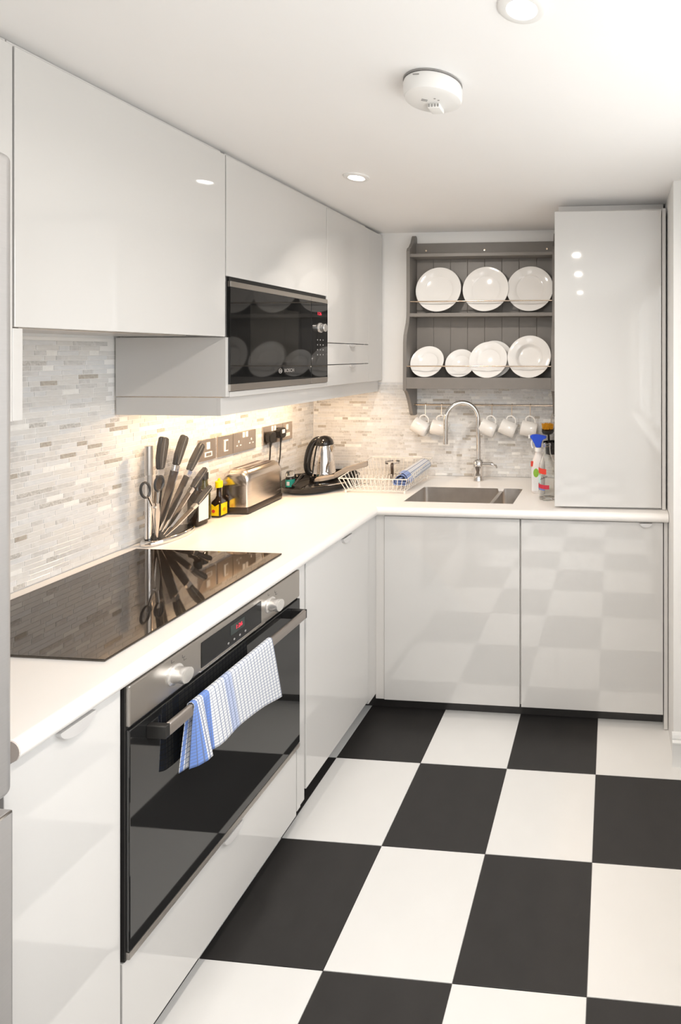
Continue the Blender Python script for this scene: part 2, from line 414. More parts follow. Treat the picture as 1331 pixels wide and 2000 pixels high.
vis = [s for s in strips if s[0] > 1.28]; vis.sort(key=lambda s: s[0])
# the strips that show largest: nearest ones, smallest pieces last
big = sorted(vis, key=lambda s: -(s[1] - s[0]) / ((s[0] + .16) ** 2))[:300]; bigset = set(big)
mcache = {}
for a, b, z0, z1, mi in big:
    key = (round(b - a, 4), mi)
    if key not in mcache:
        t = B(); box(t, -.0015, -.0002, -(b - a) / 2, (b - a) / 2, -(z1 - z0) / 2, (z1 - z0) / 2, .0005, 1); mcache[key] = mesh_of('mosaic_tile', t, MOS[mi])
    o = bpy.data.objects.new('mosaic_tile', mcache[key]); col.objects.link(o); o.parent = wall_left
    o.location = (XW, (a + b) / 2, (z0 + z1) / 2)
def quickbox(bm, x0, x1, y0, y1, z0, z1, mi):
    v = [bm.verts.new(p) for p in ((x0, y0, z0), (x1, y0, z0), (x1, y1, z0), (x0, y1, z0), (x0, y0, z1), (x1, y0, z1), (x1, y1, z1), (x0, y1, z1))]
    for f in ((0, 3, 2, 1), (4, 5, 6, 7), (0, 1, 5, 4), (1, 2, 6, 5), (2, 3, 7, 6), (3, 0, 4, 7)):
        bm.faces.new([v[k] for k in f]).material_index = mi
bm = B()
for s in strips:
    if s not in bigset: quickbox(bm, XW - .0015, XW - .0006 + rnd.random() * .0006, s[0], s[1], s[2], s[3], s[4])
o = part('mosaic_tile_field', bm, MOS, wall_left); o['kind'] = 'stuff'
bm = B(); box(bm, XW, XPIER, YB + .0015, YB + .004, ZT, 1.414); part('grout', bm, M['grout'], wall_back)
bm = B()
for a, b, z0, z1, mi in mosaic_rows(XW + .003, XPIER - .002, ZT + .001, 1.414, .0148, rnd):
    if mi == 0 and rnd.random() < .55: mi = 1
    quickbox(bm, a, b, YB + .0006 - rnd.random() * .0006, YB + .0015, z0, z1, mi)
o = part('mosaic_tile_field', bm, MOS, wall_back); o['kind'] = 'stuff'

# ================================================================== WORKTOP, PLINTH
SX0, SX1, SY0, SY1 = -.93, -.435, 2.245, 2.505      # sink cut-out
bm = B()
NR = (ZT - ZTB) / 2
x1, y0 = -1.0 - NR, 2.142 + NR
box(bm, XW + .003, x1, .80, YB - .003, ZTB, ZT)
box(bm, x1, SX0, y0, YB - .003, ZTB, ZT); box(bm, SX1, XPIER - .002, y0, YB - .003, ZTB, ZT)
box(bm, SX0, SX1, y0, SY0, ZTB, ZT); box(bm, SX0, SX1, SY1, YB - .003, ZTB, ZT)
zc = (ZT + ZTB) / 2
prism(bm, arc(x1, zc, NR, -90, 90, 12), 1, .80, y0 + .001)
prism(bm, [(y0 - a, b) for a, b in arc(0, zc, NR, -90, 90, 12)], 0, x1, XPIER - .002)
wt = single('worktop', bm, M['worktop'], 'L-shaped cream white worktop with a rounded front edge', 'worktop', (-1.3, 1.5, ZTB), smooth=True)
bm = B(); prism(bm, [(XW + .05, ZTB), (XW + .05, ZT)] + arc(x1, zc, NR - .0005, 90, -90, 12), 1, .7985, .80)
part('end_cap', bm, M['worktop_end'], wt, label='beige cut end of the worktop')
bm = B(); box(bm, -1.145, -1.13, .81, 2.235, .002, ZDB - .001); box(bm, -1.13, .211, 2.222, 2.235, .002, ZDB - .001)
single('plinth', bm, M['plinth'], 'dark recessed plinth under the base cabinets', 'plinth', (-1.09, 2.2, 0.002))

# ================================================================== BASE CABINETS
def carcass(bm, x0, x1, y0, y1, z0, z1, open_axis, top=True, t=.016):
    """side, bottom, back and top boards; open_axis 'x' opens to +x, 'y' opens to -y"""
    if open_axis == 'x':
        box(bm, x0, x1, y0, y0 + t, z0, z1); box(bm, x0, x1, y1 - t, y1, z0, z1)
        box(bm, x0, x0 + t, y0 + t, y1 - t, z0, z1)
        box(bm, x0 + t, x1, y0 + t, y1 - t, z0, z0 + t)
        if top: box(bm, x0 + t, x1, y0 + t, y1 - t, z1 - t, z1)
    else:
        box(bm, x0, x0 + t, y0, y1, z0, z1); box(bm, x1 - t, x1, y0, y1, z0, z1)
        box(bm, x0 + t, x1 - t, y1 - t, y1, z0, z1)
        box(bm, x0 + t, x1 - t, y0, y1 - t, z0, z0 + t)
        if top: box(bm, x0 + t, x1 - t, y0, y1 - t, z1 - t, z1)
    return bm
def tab_x(bm, x, y, z, w=.066, h=.023):  # half-moon pull on a face looking to +x, flat edge up
    prism(bm, [(y + a, z + b) for a, b in arc(0, 0, w / 2, 180, 360, 14, h)], 0, x, x + .011); return bm
def tab_y(bm, x, y, z, w=.05, h=.015):
    prism(bm, [(x + a, z + b) for a, b in arc(0, 0, w / 2, 180, 360, 14, h)], 1, y - .011, y); return bm
DT = .018
def base_x(label, y0, y1, zd=ZDB):
    t = thing('base_cabinet', label, 'cabinet', (XF - .3, (y0 + y1) / 2, ZDB))
    bm = B(); carcass(bm, XW + .03, XF - DT - .001, y0, y1, max(zd, .1), ZTB - .002, 'x'); part('body', bm, M['carcass'], t)
    bm = B(); box(bm, XF - DT, XF, y0 + .0015, y1 - .0015, zd, ZTB - .004, .0012, 2); d = part('door', bm, M['gloss'], t)
    return t, d
t, d = base_x('narrow white pull-out base cabinet between the steel fridge and the oven', .790, 1.0)
bm = B(); tab_x(bm, XF, .905, ZTB - .004); part('handle', bm, M['tab'], d)
t, d = base_x('white base cabinet door in the inner corner right of the oven', 1.652, 2.105, .110)
bm = B(); tab_x(bm, XF, 1.91, ZTB - .004); part('handle', bm, M['tab'], d)
bm = B(); box(bm, XF - .05, XF - .004, 2.1065, YF + .03, ZDB + .02, ZTB - .004, .001); part('filler_strip', bm, M['gloss'], t)
bm = B(); box(bm, XF - DT, XF, 1.603, 1.622, ZDB + .01, ZTB - .004, .001); part('filler_strip', bm, M['gloss'], t)
bm = B(); box(bm, XF - DT - .004, XF - .004, 1.6225, 1.650, ZDB + .01, ZTB - .004, .001); part('filler_strip', bm, M['gloss'], t)
# oven housing with a drawer below
t = thing('oven_housing', 'white oven housing cabinet with one wide drawer beneath the black oven', 'cabinet', (XF - .3, 1.3, ZDB))
bm = B(); carcass(bm, XW + .03, XF - DT - .001, 1.0015, 1.6015, ZDB, ZTB - .002, 'x', top=False); box(bm, XW + .05, XF - DT - .001, 1.018, 1.585, .262, .278)
part('body', bm, M['carcass'], t)
bm = B(); box(bm, XF - DT, XF, 1.003, 1.6, ZDB, .286, .0012); d = part('drawer', bm, M['gloss'], t)
bm = B(); tab_x(bm, XF, 1.31, .286); part('handle', bm, M['tab'], d)
# back run
t = thing('base_cabinet', 'wide grey-white gloss base cabinet under the sink', 'cabinet', (-.69, YF + .2, ZDB))
bm = B(); carcass(bm, -.985, -.389, YF + DT + .001, YB - .03, ZDB, ZTB - .002, 'y', top=False); part('body', bm, M['carcass'], t)
bm = B(); box(bm, -.984, -.3925, YF, YF + DT, ZDB, ZTB - .006, .0012); part('door', bm, M['gloss'], t)
bm = B(); box(bm, XF - .004, -.986, YF + .004, YF + .02, ZDB, ZTB - .001, .001); part('filler_strip', bm, M['gloss_edge'], t)
t = thing('base_cabinet', 'wide grey-white gloss base cabinet at the right end under the tall cupboard', 'cabinet', (-.08, YF + .2, ZDB))
bm = B(); carcass(bm, -.388, .210, YF + DT + .001, YB - .03, ZDB, ZTB - .002, 'y'); part('body', bm, M['carcass'], t)
bm = B(); box(bm, -.3855, .209, YF, YF + DT, ZDB, ZTB - .006, .0012); d = part('door', bm, M['gloss'], t)
bm = B(); tab_y(bm, .138, YF, ZTB - .007); part('handle', bm, M['tab'], d)
bm = B(); box(bm, .213, XPIER - .003, YF + .006, YB - .04, .004, ZTB - .002, .001); part('end_panel', bm, M['gloss_edge'], t)

# ================================================================== WALL UNITS
ZU, ZUT = 1.42, 2.207
XB = XW + .006
def wall_unit(label, y0, y1, z0):
    t = thing('wall_cabinet', label, 'cabinet', (XU - .18, (y0 + y1) / 2, z0)); return t
# over the fridge side
t = wall_unit('narrow white wall cabinet at the far left, behind the top of the fridge', .752, .99, ZU)
bm = B(); carcass(bm, XB, XU - DT - .001, .754, .9865, ZU, ZCEIL - .002, 'x'); part('body', bm, M['carcass'], t)
bm = B(); box(bm, XU - DT, XU, .754, .9855, ZU, ZUT, .0012); part('door', bm, M['gloss'], t)
bm = B(); box(bm, XB, XU - .004, .9885, 1.0075, ZU, 1.6155, .001); part('end_panel', bm, M['gloss'], t)
# large flap unit
t = wall_unit('large plain white flap-door wall cabinet over the hob', .99, 1.585, 1.618)
bm = B(); carcass(bm, XB, XU - DT - .001, .989, 1.5845, 1.624, ZCEIL - .002, 'x'); part('body', bm, M['carcass'], t)
bm = B(); box(bm, XU - DT, XU, .989, 1.5825, 1.618, ZUT, .0012); part('door', bm, M['gloss'], t)
bm = B(); box(bm, -1.56, -1.33, 1.06, 1.52, 1.6175, 1.6235, .002); part('extractor_grille', bm, M['steel'], t)
# microwave unit
t = wall_unit('white wall cabinet holding the built-in microwave', 1.586, 2.18, ZU)
bm = B(); carcass(bm, XB, XU - DT - .001, 1.603, 2.179, ZU, ZCEIL - .002, 'x', top=True); box(bm, XB + .016, XU - DT - .001, 1.619, 2.163, 1.815, 1.831)
part('body', bm, M['carcass'], t)
bm = B(); box(bm, XU - DT, XU, 1.5865, 2.1785, 1.8155, ZUT, .0012); part('door', bm, M['gloss'], t)
bm = B(); box(bm, XB, XU - .002, 1.5868, 1.602, ZU + .002, 1.616, .001); part('end_panel', bm, M['gloss'], t, label='grey gloss side panel facing the hob')
bm = B(); box(bm, XU - DT, XU, 1.603, 2.1785, ZU, 1.4375, .0012); part('bottom_rail', bm, M['gloss'], t)
# corner unit with two small drawers
t = wall_unit('white corner wall cabinet with two shallow drawers beside the microwave', 2.181, 2.73, ZU)
bm = B(); carcass(bm, XB, XU - DT - .001, 2.1805, 2.5725, ZU, ZCEIL - .002, 'x'); part('body', bm, M['carcass'], t)
bm = B(); box(bm, XU - DT, XU, 2.1815, 2.571, 1.6125, ZUT, .0012); part('door', bm, M['gloss'], t)
for z0, z1 in ((1.5155, 1.6095), (1.4205, 1.5125)):
    bm = B(); box(bm, XU - DT, XU, 2.1815, 2.571, z0, z1, .0012); d = part('drawer', bm, M['gloss'], t)
    bm = B(); tab_x(bm, XU, 2.392, z1, .046, .013); part('handle', bm, M['tab'], d)
bm = B(); box(bm, XU - .03, XU - .0006, 2.5725, YB - .006, ZU, ZUT, .001); part('filler_panel', bm, M['gloss'], t)
# light pelmet below
bm = B(); box(bm, XU - .036, XU - .020, 1.588, YB - .012, 1.36, ZU - .001, .001); box(bm, XB, XU - .036, 1.588, 1.604, 1.36, ZU - .001, .001)
pel = single('light_pelmet', bm, M['gloss'], 'grey-white light pelmet along the bottom of the microwave and corner cabinets', 'pelmet', (XU - .03, 2.1, 1.36))
# lamps hidden behind the pelmet
for k, y in enumerate((1.78, 2.08, 2.40)):
    t = thing('under_cabinet_lamp', 'warm lamp behind the light pelmet, above the ' + ('knife stand', 'toaster', 'kettle tray')[k], 'lamp', (-1.46, y, 1.402), group='under-cabinet lamps behind the pelmet')
    bm = B(); lathe(bm, [(0, .0165), (.034, .0165), (.036, .004), (.030, 0), (.026, .002), (0, .002)], seg=28); part('housing', bm, M['alu'], t, world=False, smooth=True)
    bm = B(); lathe(bm, [(0, .0012), (.025, .0012), (.025, .0002), (0, .0002)], seg=28); part('lens', bm, M['ledstrip'], t, world=False)
    d = bpy.data.lights.new('under_cabinet_glow', 'AREA'); d.shape = 'DISK'; d.size = .05; d.energy = UNDER_W; d.color = (1., .69, .42)
    lo = bpy.data.objects.new('under_cabinet_glow', d); col.objects.link(lo); lo.parent = t; lo.location = (0, 0, -.002)

# tall cupboard standing on the worktop
t = thing('tall_cupboard', 'tall grey-white gloss cupboard standing on the worktop at the right end', 'cabinet', (0, 2.45, ZT))
bm = B(); carcass(bm, -.246, .208, 2.219, YB - .008, ZT + .001, 2.176, 'y'); part('body', bm, M['carcass'], t)
bm = B(); box(bm, -.246, .204, 2.2, 2.218, ZT + .010, 2.166, .0015)
bmesh.ops.rotate(bm, verts=bm.verts, cent=(.204, 2.218, 1.5), matrix=Matrix.Rotation(R(1.5), 3, 'Z')); part('door', bm, M['gloss'], t)
bm = B(); box(bm, .2085, .224, 2.206, YB - .008, ZT + .001, 2.176, .001); part('end_panel', bm, M['gloss_edge'], t)
bm = B(); box(bm, -.240, .222, 2.30, YB - .008, 2.1765, ZCEIL - .002); part('top_filler', bm, M['carcass'], t)

# ================================================================== FRIDGE
t = thing('fridge_freezer', 'brushed steel fridge freezer at the left edge of the picture', 'fridge', (-1.3, .445, 0))
bm = B(); box(bm, XW + .04, -1.012, .15, .747, .004, 1.872, .004); part('body', bm, M['steel_fridge'], t)
bm = B(); box(bm, -1.008, -.95, .148, .752, .862, 1.878, .012, 4); d = part('upper_door', bm, M['steel_fridge'], t, smooth=True)
bm = B(); box(bm, -1.008, -.95, .148, .752, .04, .838, .006, 3); d2 = part('lower_door', bm, M['steel_fridge'], t, smooth=True)
bm = B(); box(bm, -1.006, -.972, .150, .743, .840, .860); part('handle_recess', bm, M['black'], t)
bm = B(); box(bm, -.9515, -.949, .150, .7475, .8345, .838); part('trim', bm, M['chrome'], d2)

# ================================================================== OVEN
t = thing('built_in_oven', 'black glass and steel built-in oven with a towel on its handle', 'oven', (XF - .3, 1.302, .29))
Y0, Y1 = 1.006, 1.599
bm = B(); box(bm, XF - .52, XF - .012, Y0 + .02, Y1 - .02, .294, .850); part('body', bm, M['black'], t)
bm = B(); box(bm, XF - .010, XF + .004, Y0 - .002, Y1, .289, .866, .001); part('surround', bm, M['black'], t)
bm = B(); box(bm, XF - .002, XF + .012, Y0, Y1, .779, .8655, .003, 3); pan = part('control_panel', bm, M['steel_y'], t)
bm = B(); box(bm, XF + .0115, XF + .0135, 1.196, 1.414, .789, .8515, .001); disp = part('display', bm, M['black_gloss'], pan)
dark = mat('dim_display_window', (.035, .045, .042), .25, var=.05, scale=20)
bm = B(); box(bm, XF + .0134, XF + .0140, 1.293, 1.345, .816, .842); part('display_window', bm, dark, pan)
part('display_digits', text_bm('1:26', .015, facing_x(XF + .0146, 1.323, .829)), M['red_led'], pan, label='red clock digits')
bm = B()
for k in range(4): cyl(bm, (XF + .0134, 1.285 + k * .021, .801), (XF + .0142, 1.285 + k * .021, .801), .003, seg=10)
part('touch_keys', bm, M['greyplastic'], pan)
bm = B(); box(bm, XF + .0105, XF + .0145, 1.19, 1.43, .7805, .7845, .001); part('chrome_strip', bm, M['chrome'], pan)
kx = axis_m((1, 0, 0))
for y in (1.118, 1.452):
    bm = B(); lathe(bm, [(0, 0), (.0235, 0), (.0225, .004), (.018, .006), (.0165, .020), (.0175, .031), (.0165, .034), (.014, .0345), (0, .0335)], (XF + .012, y, .822), 32, kx)
    part('knob', bm, M['knob'], pan, smooth=True)
    for k, (dy, dz) in enumerate(((-.004, .033), (.03, .020), (.026, .028))):
        bm = B(); s = .004; box(bm, XF + .0118, XF + .0123, y + dy - s, y + dy + s, .822 + dz - .0035, .822 + dz - .0025); box(bm, XF + .0118, XF + .0123, y + dy - s, y + dy - s + .001, .822 + dz - .0035, .822 + dz + .004)
        part('printed_mark', bm, M['print'], pan)
bm = B(); box(bm, XF - .004, XF + .013, Y0, Y1, .309, .773, .002, 2); door = part('oven_door', bm, M['ovenglass'], t)
bm = B(); box(bm, XF - .004, XF + .0125, Y0, Y1, .2925, .3075, .001); part('steel_trim', bm, M['steel_y'], t)
HX, HZ = -.968, .742
bm = B(); box(bm, HX - .006, HX + .006, 1.055, 1.562, HZ - .0145, HZ + .0145, .004, 3); hd = part('handle', bm, M['greyhandle'], door, smooth=True, label='grey flat bar handle')
for y in (1.045, 1.553):
    bm = B(); box(bm, XF + .0125, HX + .0055, y, y + .013, HZ - .014, HZ + .014, .002); part('handle_bracket', bm, M['black'], door)

# ================================================================== HOB
bm = B(); box(bm, -1.590, -1.078, 1.020, 1.613, ZT + .0006, ZT + .0055, .0012)
single('ceramic_hob', bm, M['hob'], 'black glass ceramic hob set in the worktop above the oven', 'hob', (-1.334, 1.316, ZT + .0006))

# ================================================================== MICROWAVE
t = thing('built_in_microwave', 'black built-in microwave with steel bands and a silver dial', 'microwave', (XU - .15, 1.885, 1.4375))
bm = B(); box(bm, XU - .33, XU - .012, 1.622, 2.160, 1.440, 1.806); part('body', bm, M['black'], t)
bm = B(); box(bm, XU - .012, XU - .004, 1.604, 2.1785, 1.438, 1.8145); part('surround', bm, M['black'], t)
def mw_panel(name, y0, y1):
    bm = B(); box(bm, XU - .004, XU + .006, y0, y1, 1.4625, 1.782, .001); p = part(name, bm, M['mwglass'], t)
    for z0, z1 in ((1.782, 1.8005), (1.4395, 1.4625)):
        bm = B(); box(bm, XU - .004, XU + .0065, y0, y1, z0, z1, .001); part('steel_band', bm, M['steel_y'], p)
    return p
dr = mw_panel('microwave_door', 1.597, 2.0525); cp = mw_panel('control_panel', 2.0545, 2.177)
bm = B(); box(bm, XU + .0061, XU + .0066, 1.69, 1.965, 1.53, 1.73, .0); part('door_window', bm, M['window_dark'], dr)
part('lettering', text_bm('BOSCH', .0185, facing_x(XU + .0070, 1.905, 1.4985)), M['logo'], dr, label='silver maker lettering')
bm = B(); pts = [(0, .0085 * math.cos(a), .0085 * math.sin(a)) for a in [2 * math.pi * k / 20 for k in range(20)]]
tube(bm, [(XU + .0066, 1.852 + p[1], 1.4985 + p[2]) for p in pts], .0009, 6, closed=True)
for s in (-1, 1): box(bm, XU + .0062, XU + .007, 1.852 + s * .0028 - .0007, 1.852 + s * .0028 + .0007, 1.4935, 1.5035)
box(bm, XU + .0062, XU + .007, 1.8495, 1.8545, 1.498, 1.499); part('emblem', bm, M['logo'], dr)
bm = B(); lathe(bm, [(0, 0), (.0215, 0), (.0205, .004), (.017, .006), (.0160, .018), (.0165, .024), (.014, .026), (0, .0255)], (XU + .006, 2.118, 1.674), 32, kx)
part('knob', bm, M['knob'], cp, smooth=True)
part('display_digits', text_bm('1:26', .018, facing_x(XU + .0068, 2.112, 1.733)), M['red_led'], cp, label='red clock digits')
for r in range(4):
    for c in range(3):
        bm = B(); y, z = 2.098 + c * .021, 1.622 - r * .021; cyl(bm, (XU + .006, y, z), (XU + .0068, y, z), .0032, seg=10); part('button', bm, M['greyplastic'], cp)
bm = B(); box(bm, XU + .006, XU + .0075, 2.045, 2.0505, 1.508, 1.5125); part('latch_glint', bm, M['chrome'], dr)

# ================================================================== SINK AND TAP
t = thing('sink', 'stainless steel one and a half bowl undermount sink', 'sink', ((SX0 + SX1) / 2, (SY0 + SY1) / 2, .70))
def bowl(x0, x1, y0, y1, zt, zb, r=.02):
    bm = B(); n = 5
    def ring(i, z, rr):
        a0, a1, b0, b1 = x0 + i, x1 - i, y0 + i, y1 - i; out = []
        for cx, cy, s in ((a1 - rr, b1 - rr, 0), (a0 + rr, b1 - rr, 90), (a0 + rr, b0 + rr, 180), (a1 - rr, b0 + rr, 270)):
            out += [bm.verts.new((px, py, min(z, ZT - .014) if abs(px + .5435) < .0125 else z)) for px, py in arc(cx, cy, rr, s, s + 90, n)]
        return out
    rings = [ring(0, zt, r), ring(.004, zb + .02, r), ring(.010, zb + .006, r), ring(.022, zb, r * .8)]
    for a, b in zip(rings, rings[1:]):
        for i in range(len(a)): bm.faces.new((a[i], a[(i + 1) % len(a)], b[(i + 1) % len(a)], b[i]))
    bm.faces.new(rings[-1]); return bm
for x0, x1, zb, nm in ((SX0 + .001, -.551, .715, 'main_bowl'), (-.536, SX1 - .001, .775, 'half_bowl')):
    bw = part(nm, bowl(x0, x1, SY0 + .001, SY1 - .001, ZT - .0015, zb), M['steel_sink'], t, smooth=True)
    bm = B(); lathe(bm, [(.034, 0), (.034, .003), (.028, .003), (.024, .001), (0, .001)], ((x0 + x1) / 2, 2.39, zb), 28); part('drain', bm, M['chrome'], bw, smooth=True)
bm = B(); box(bm, -.552, -.535, SY0 + .001, SY1 - .001, ZT - .026, ZT - .0132, .003, 2); part('divider', bm, M['steel_sink'], t, smooth=True)
t = thing('mixer_tap', 'tall chrome mixer tap with a swan neck spout behind the sink', 'tap', (-.694, 2.645, ZT))
bm = B(); lathe(bm, [(0, .001), (.0275, .001), (.0275, .006), (.025, .012), (.0255, .05), (.0285, .075), (.0285, .092), (.024, .106), (.014, .114), (0, .116)], seg=36); part('body', bm, M['chrome'], t, world=False, smooth=True)
pts = [(0, 0, .11), (0, 0, .20), (-.002, -.001, .28)]
for k in range(13):
    a = R(180 * k / 12); pts.append((-.0775 + .0755 * math.cos(a), -.034 + .033 * math.cos(a), .318 + .09 * math.sin(a)))
pts += [(-.153, -.067, .27), (-.153, -.067, .205)]
bm = B(); tube(bm, smooth_path(pts, 3), .0115, 16); sp_ = part('spout', bm, M['chrome'], t, world=False, smooth=True)
bm = B(); cyl(bm, (-.153, -.067, .199), (-.153, -.067, .222), .0128, seg=20); part('nozzle', bm, M['chrome'], sp_, world=False, smooth=True)
bm = B(); cyl(bm, (.02, -.003, .086), (.072, -.008, .088), .0125, .0115, 20); cyl(bm, (.072, -.008, .088), (.080, -.008, .088), .0125, .010, 20); lv = part('lever', bm, M['chrome'], t, world=False, smooth=True)
bm = B(); tube(bm, [(.078, -.008, .086), (.094, -.012, .082), (.100, -.014, .070)], [.0055, .006, .0045], 10); part('lever_tip', bm, M['chrome'], lv, world=False, smooth=True)

# ================================================================== PLATE RACK
RX0, RX1 = -1.075, -.289          # outer faces of the side panels
RB = YB + .002                    # its back against the wall
t = thing('plate_rack', 'grey painted wall plate rack with shaped sides and brass rails', 'plate rack', (-.68, RB, 1.235))
side = [(RB, 2.190), (RB - .012, 2.2), (RB - .026, 2.197), (RB - .038, 2.180), (RB - .05, 2.155), (RB - .075, 2.128), (RB - .098, 2.115), (RB - .104, 2.10), (RB - .104, 1.79)]
side += [(RB - .106, 1.76), (RB - .114, 1.725), (RB - .130, 1.690), (RB - .142, 1.66), (RB - .148, 1.62), (RB - .150, 1.40)]
side += [(RB - .150, 1.375), (RB - .135, 1.370), (RB - .115, 1.350), (RB - .094, 1.318), (RB - .076, 1.28), (RB - .062, 1.245), (RB - .045, 1.235), (RB - .02, 1.234), (RB, 1.24)]
side = [(max(min(a, RB - .001), 0), b) for a, b in side]
for x in (RX0, RX1 - .018):
    bm = B(); prism(bm, side, 0, x, x + .018); part('side_panel', bm, M['rackgrey'], t)
xi0, xi1 = RX0 + .0185, RX1 - .0185
nb_ = 8; wb = (xi1 - xi0) / nb_
for k in range(nb_):
    bm = B(); a = xi0 + k * wb
    prism(bm, [(a + .0002, RB - .001), (a + .0002, RB - .0085), (a + .0026, RB - .0105), (a + wb - .0026, RB - .0105), (a + wb - .0002, RB - .0085), (a + wb - .0002, RB - .001)], 2, 1.405, 2.135)
    part('back_board', bm, M['rackgrey'], t)
bm = B(); box(bm, xi0, xi1, RB - .018, RB - .0112, 2.092, 2.158, .001); hr = part('head_rail', bm, M['rackgrey'], t)
for x in (-1.0, -.68, -.345):
    bm = B(); lathe(bm, [(0, 0), (.006, 0), (.005, .0025), (0, .003)], (x, RB - .018, 2.118), 14, axis_m((0, -1, 0))); part('screw_cap', bm, M['brass'], hr, smooth=True)
bm = B(); box(bm, xi0, xi1, RB - .104, RB - .0185, 2.070, 2.087, .0015); part('shelf', bm, M['rackgrey'], t)
bm = B(); box(bm, xi0, xi1, RB - .106, RB - .011, 1.757, 1.776, .0015); part('shelf', bm, M['rackgrey'], t)
bm = B(); box(bm, xi0, xi1, RB - .146, RB - .011, 1.408, 1.426, .0015); part('shelf', bm, M['rackgrey'], t)
bm = B(); box(bm, xi0, xi1, RB - .150, RB - .1465, 1.385, 1.442, .001); part('front_lip', bm, M['rackgrey'], t)
for y, z in ((RB - .100, 1.837), (RB - .145, 1.50)):
    bm = B(); cyl(bm, (xi0 + .0005, y, z), (xi1 - .0005, y, z), .0032, seg=12); part('plate_rail', bm, M['brass'], t, smooth=True)
bm = B(); cyl(bm, (xi0 + .0005, RB - .045, 1.293), (xi1 - .0005, RB - .045, 1.293), .0048, seg=14); part('mug_rail', bm, M['brass'], t, smooth=True)
HOOKX = (-.992, -.904, -.632, -.526, -.428)
for x in HOOKX:
    pts = [(x, RB - .0452 + .0072 * math.cos(R(a)), 1.293 + .0072 * math.sin(R(a))) for a in range(-40, 200, 24)]
    pts += [(x, RB - .053, 1.275), (x, RB - .054, 1.243)] + [(x, RB - .062 + .008 * math.cos(R(a)), 1.238 + .008 * math.sin(R(a))) for a in range(0, -170, -24)]
    bm = B(); tube(bm, pts, .0019, 6); part('hook', bm, M['brass'], t, smooth=True)

# ------------------------------------------------------------------ plates
def plate_mesh(d, deep=False):
    r = d / 2; w_ = .62 * r
    if deep: pr = [(0, .004), (w_ * .80, .004), (w_ * .95, .010), (w_, .022), (w_ * 1.08, .027), (r * .99, .034), (r, .0355), (r * .995, .037), (w_ * 1.07, .031), (w_ * .97, .026), (w_ * .90, .012), (w_ * .75, .008), (0, .0078)]
    else: pr = [(0, .003), (w_ * .55, .003), (w_ * .57, 0), (w_ * .63, 0), (w_ * .65, .003), (w_ * .98, .0045), (w_ * 1.05, .009), (r * .985, .0175), (r, .0185), (r * .995, .0205), (w_ * 1.06, .0135), (w_ * .99, .0095), (w_ * .93, .0075), (0, .0068)]
    bm = B(); lathe(bm, pr, seg=56)
    return mesh_of('plate', bm, M['china'], True, 60)
pmesh = {}
def plate(x, d, shelf_z, ybot, ytop, label, group, deep=False):
    """stands on the shelf with its foot at ybot and leans on something at ytop"""
    key = (d, deep)
    if key not in pmesh: pmesh[key] = plate_mesh(d, deep)
    o = bpy.data.objects.new('dinner_plate' if d > .2 else 'side_plate', pmesh[key]); col.objects.link(o)
    tilt = math.asin(min(.9, (ytop - ybot) / d))
    # local +z (eating side) turned towards the viewer (-y) and tilted back
    o.rotation_euler = (math.pi / 2 - tilt, 0, 0)
    zc_ = shelf_z + (d / 2) * math.cos(tilt) + .020 * math.sin(tilt)
    o.location = (x, ybot + (d / 2) * math.sin(tilt) + .019 * math.cos(tilt), zc_ + .0005)
    tag(o, label, 'plate', group); return o
ub = 'plates on the upper shelf of the rack'; lb = 'plates on the lower shelf of the rack'
plate(-.918, .245, 1.776, RB - .088, RB - .037, 'large white plate at the left end of the upper rack shelf', ub)
plate(-.664, .245, 1.776, RB - .088, RB - .037, 'large white plate in the middle of the upper rack shelf', ub)
plate(-.430, .245, 1.776, RB - .082, RB - .032, 'large white plate at the right end of the upper rack shelf', ub)
plate(-.966, .178, 1.426, RB - .138, RB - .060, 'small white plate at the left end of the lower rack shelf', lb)
plate(-.797, .160, 1.426, RB - .108, RB - .040, 'smallest white plate, second from left on the lower rack shelf', lb)
plate(-.640, .200, 1.426, RB - .138, RB - .066, 'white plate leaning before another, third from left on the lower rack shelf', lb)
plate(-.622, .205, 1.426, RB - .098, RB - .034, 'white plate half hidden behind the third plate of the lower rack shelf', lb)
plate(-.425, .225, 1.426, RB - .125, RB - .064, 'white wide-rimmed soup plate at the right end of the lower rack shelf', lb, True)

# ------------------------------------------------------------------ mugs on hooks
mug_b = B(); lathe(mug_b, [(0, 0), (.033, 0), (.0375, .004), (.039, .02), (.0395, .082), (.0388, .0835), (.0370, .082), (.0365, .02), (.033, .007), (0, .006)], seg=40)
mug_me = mesh_of('mug_cup', mug_b, M['mug'], True, 50)
hb = B(); hp = smooth_path([(.038, 0, .066), (.052, 0, .068), (.064, 0, .056), (.065, 0, .040), (.056, 0, .024), (.0385, 0, .016)], 5); tube(hb, hp, [.0045] * len(hp), 10)
mugh_me = mesh_of('mug_handle', hb, M['mug'], True, 60)
tilts = (-28, -12, -24, -24, -12)
names = ('cream mug on the leftmost hook of the rail, beside the shaped rack side', 'cream mug on the second hook, behind the tap spout', 'cream mug on the third hook, just right of the tap neck',
         'cream mug on the fourth hook of the rail', 'cream mug on the rightmost hook of the rail, above the blue spray head')
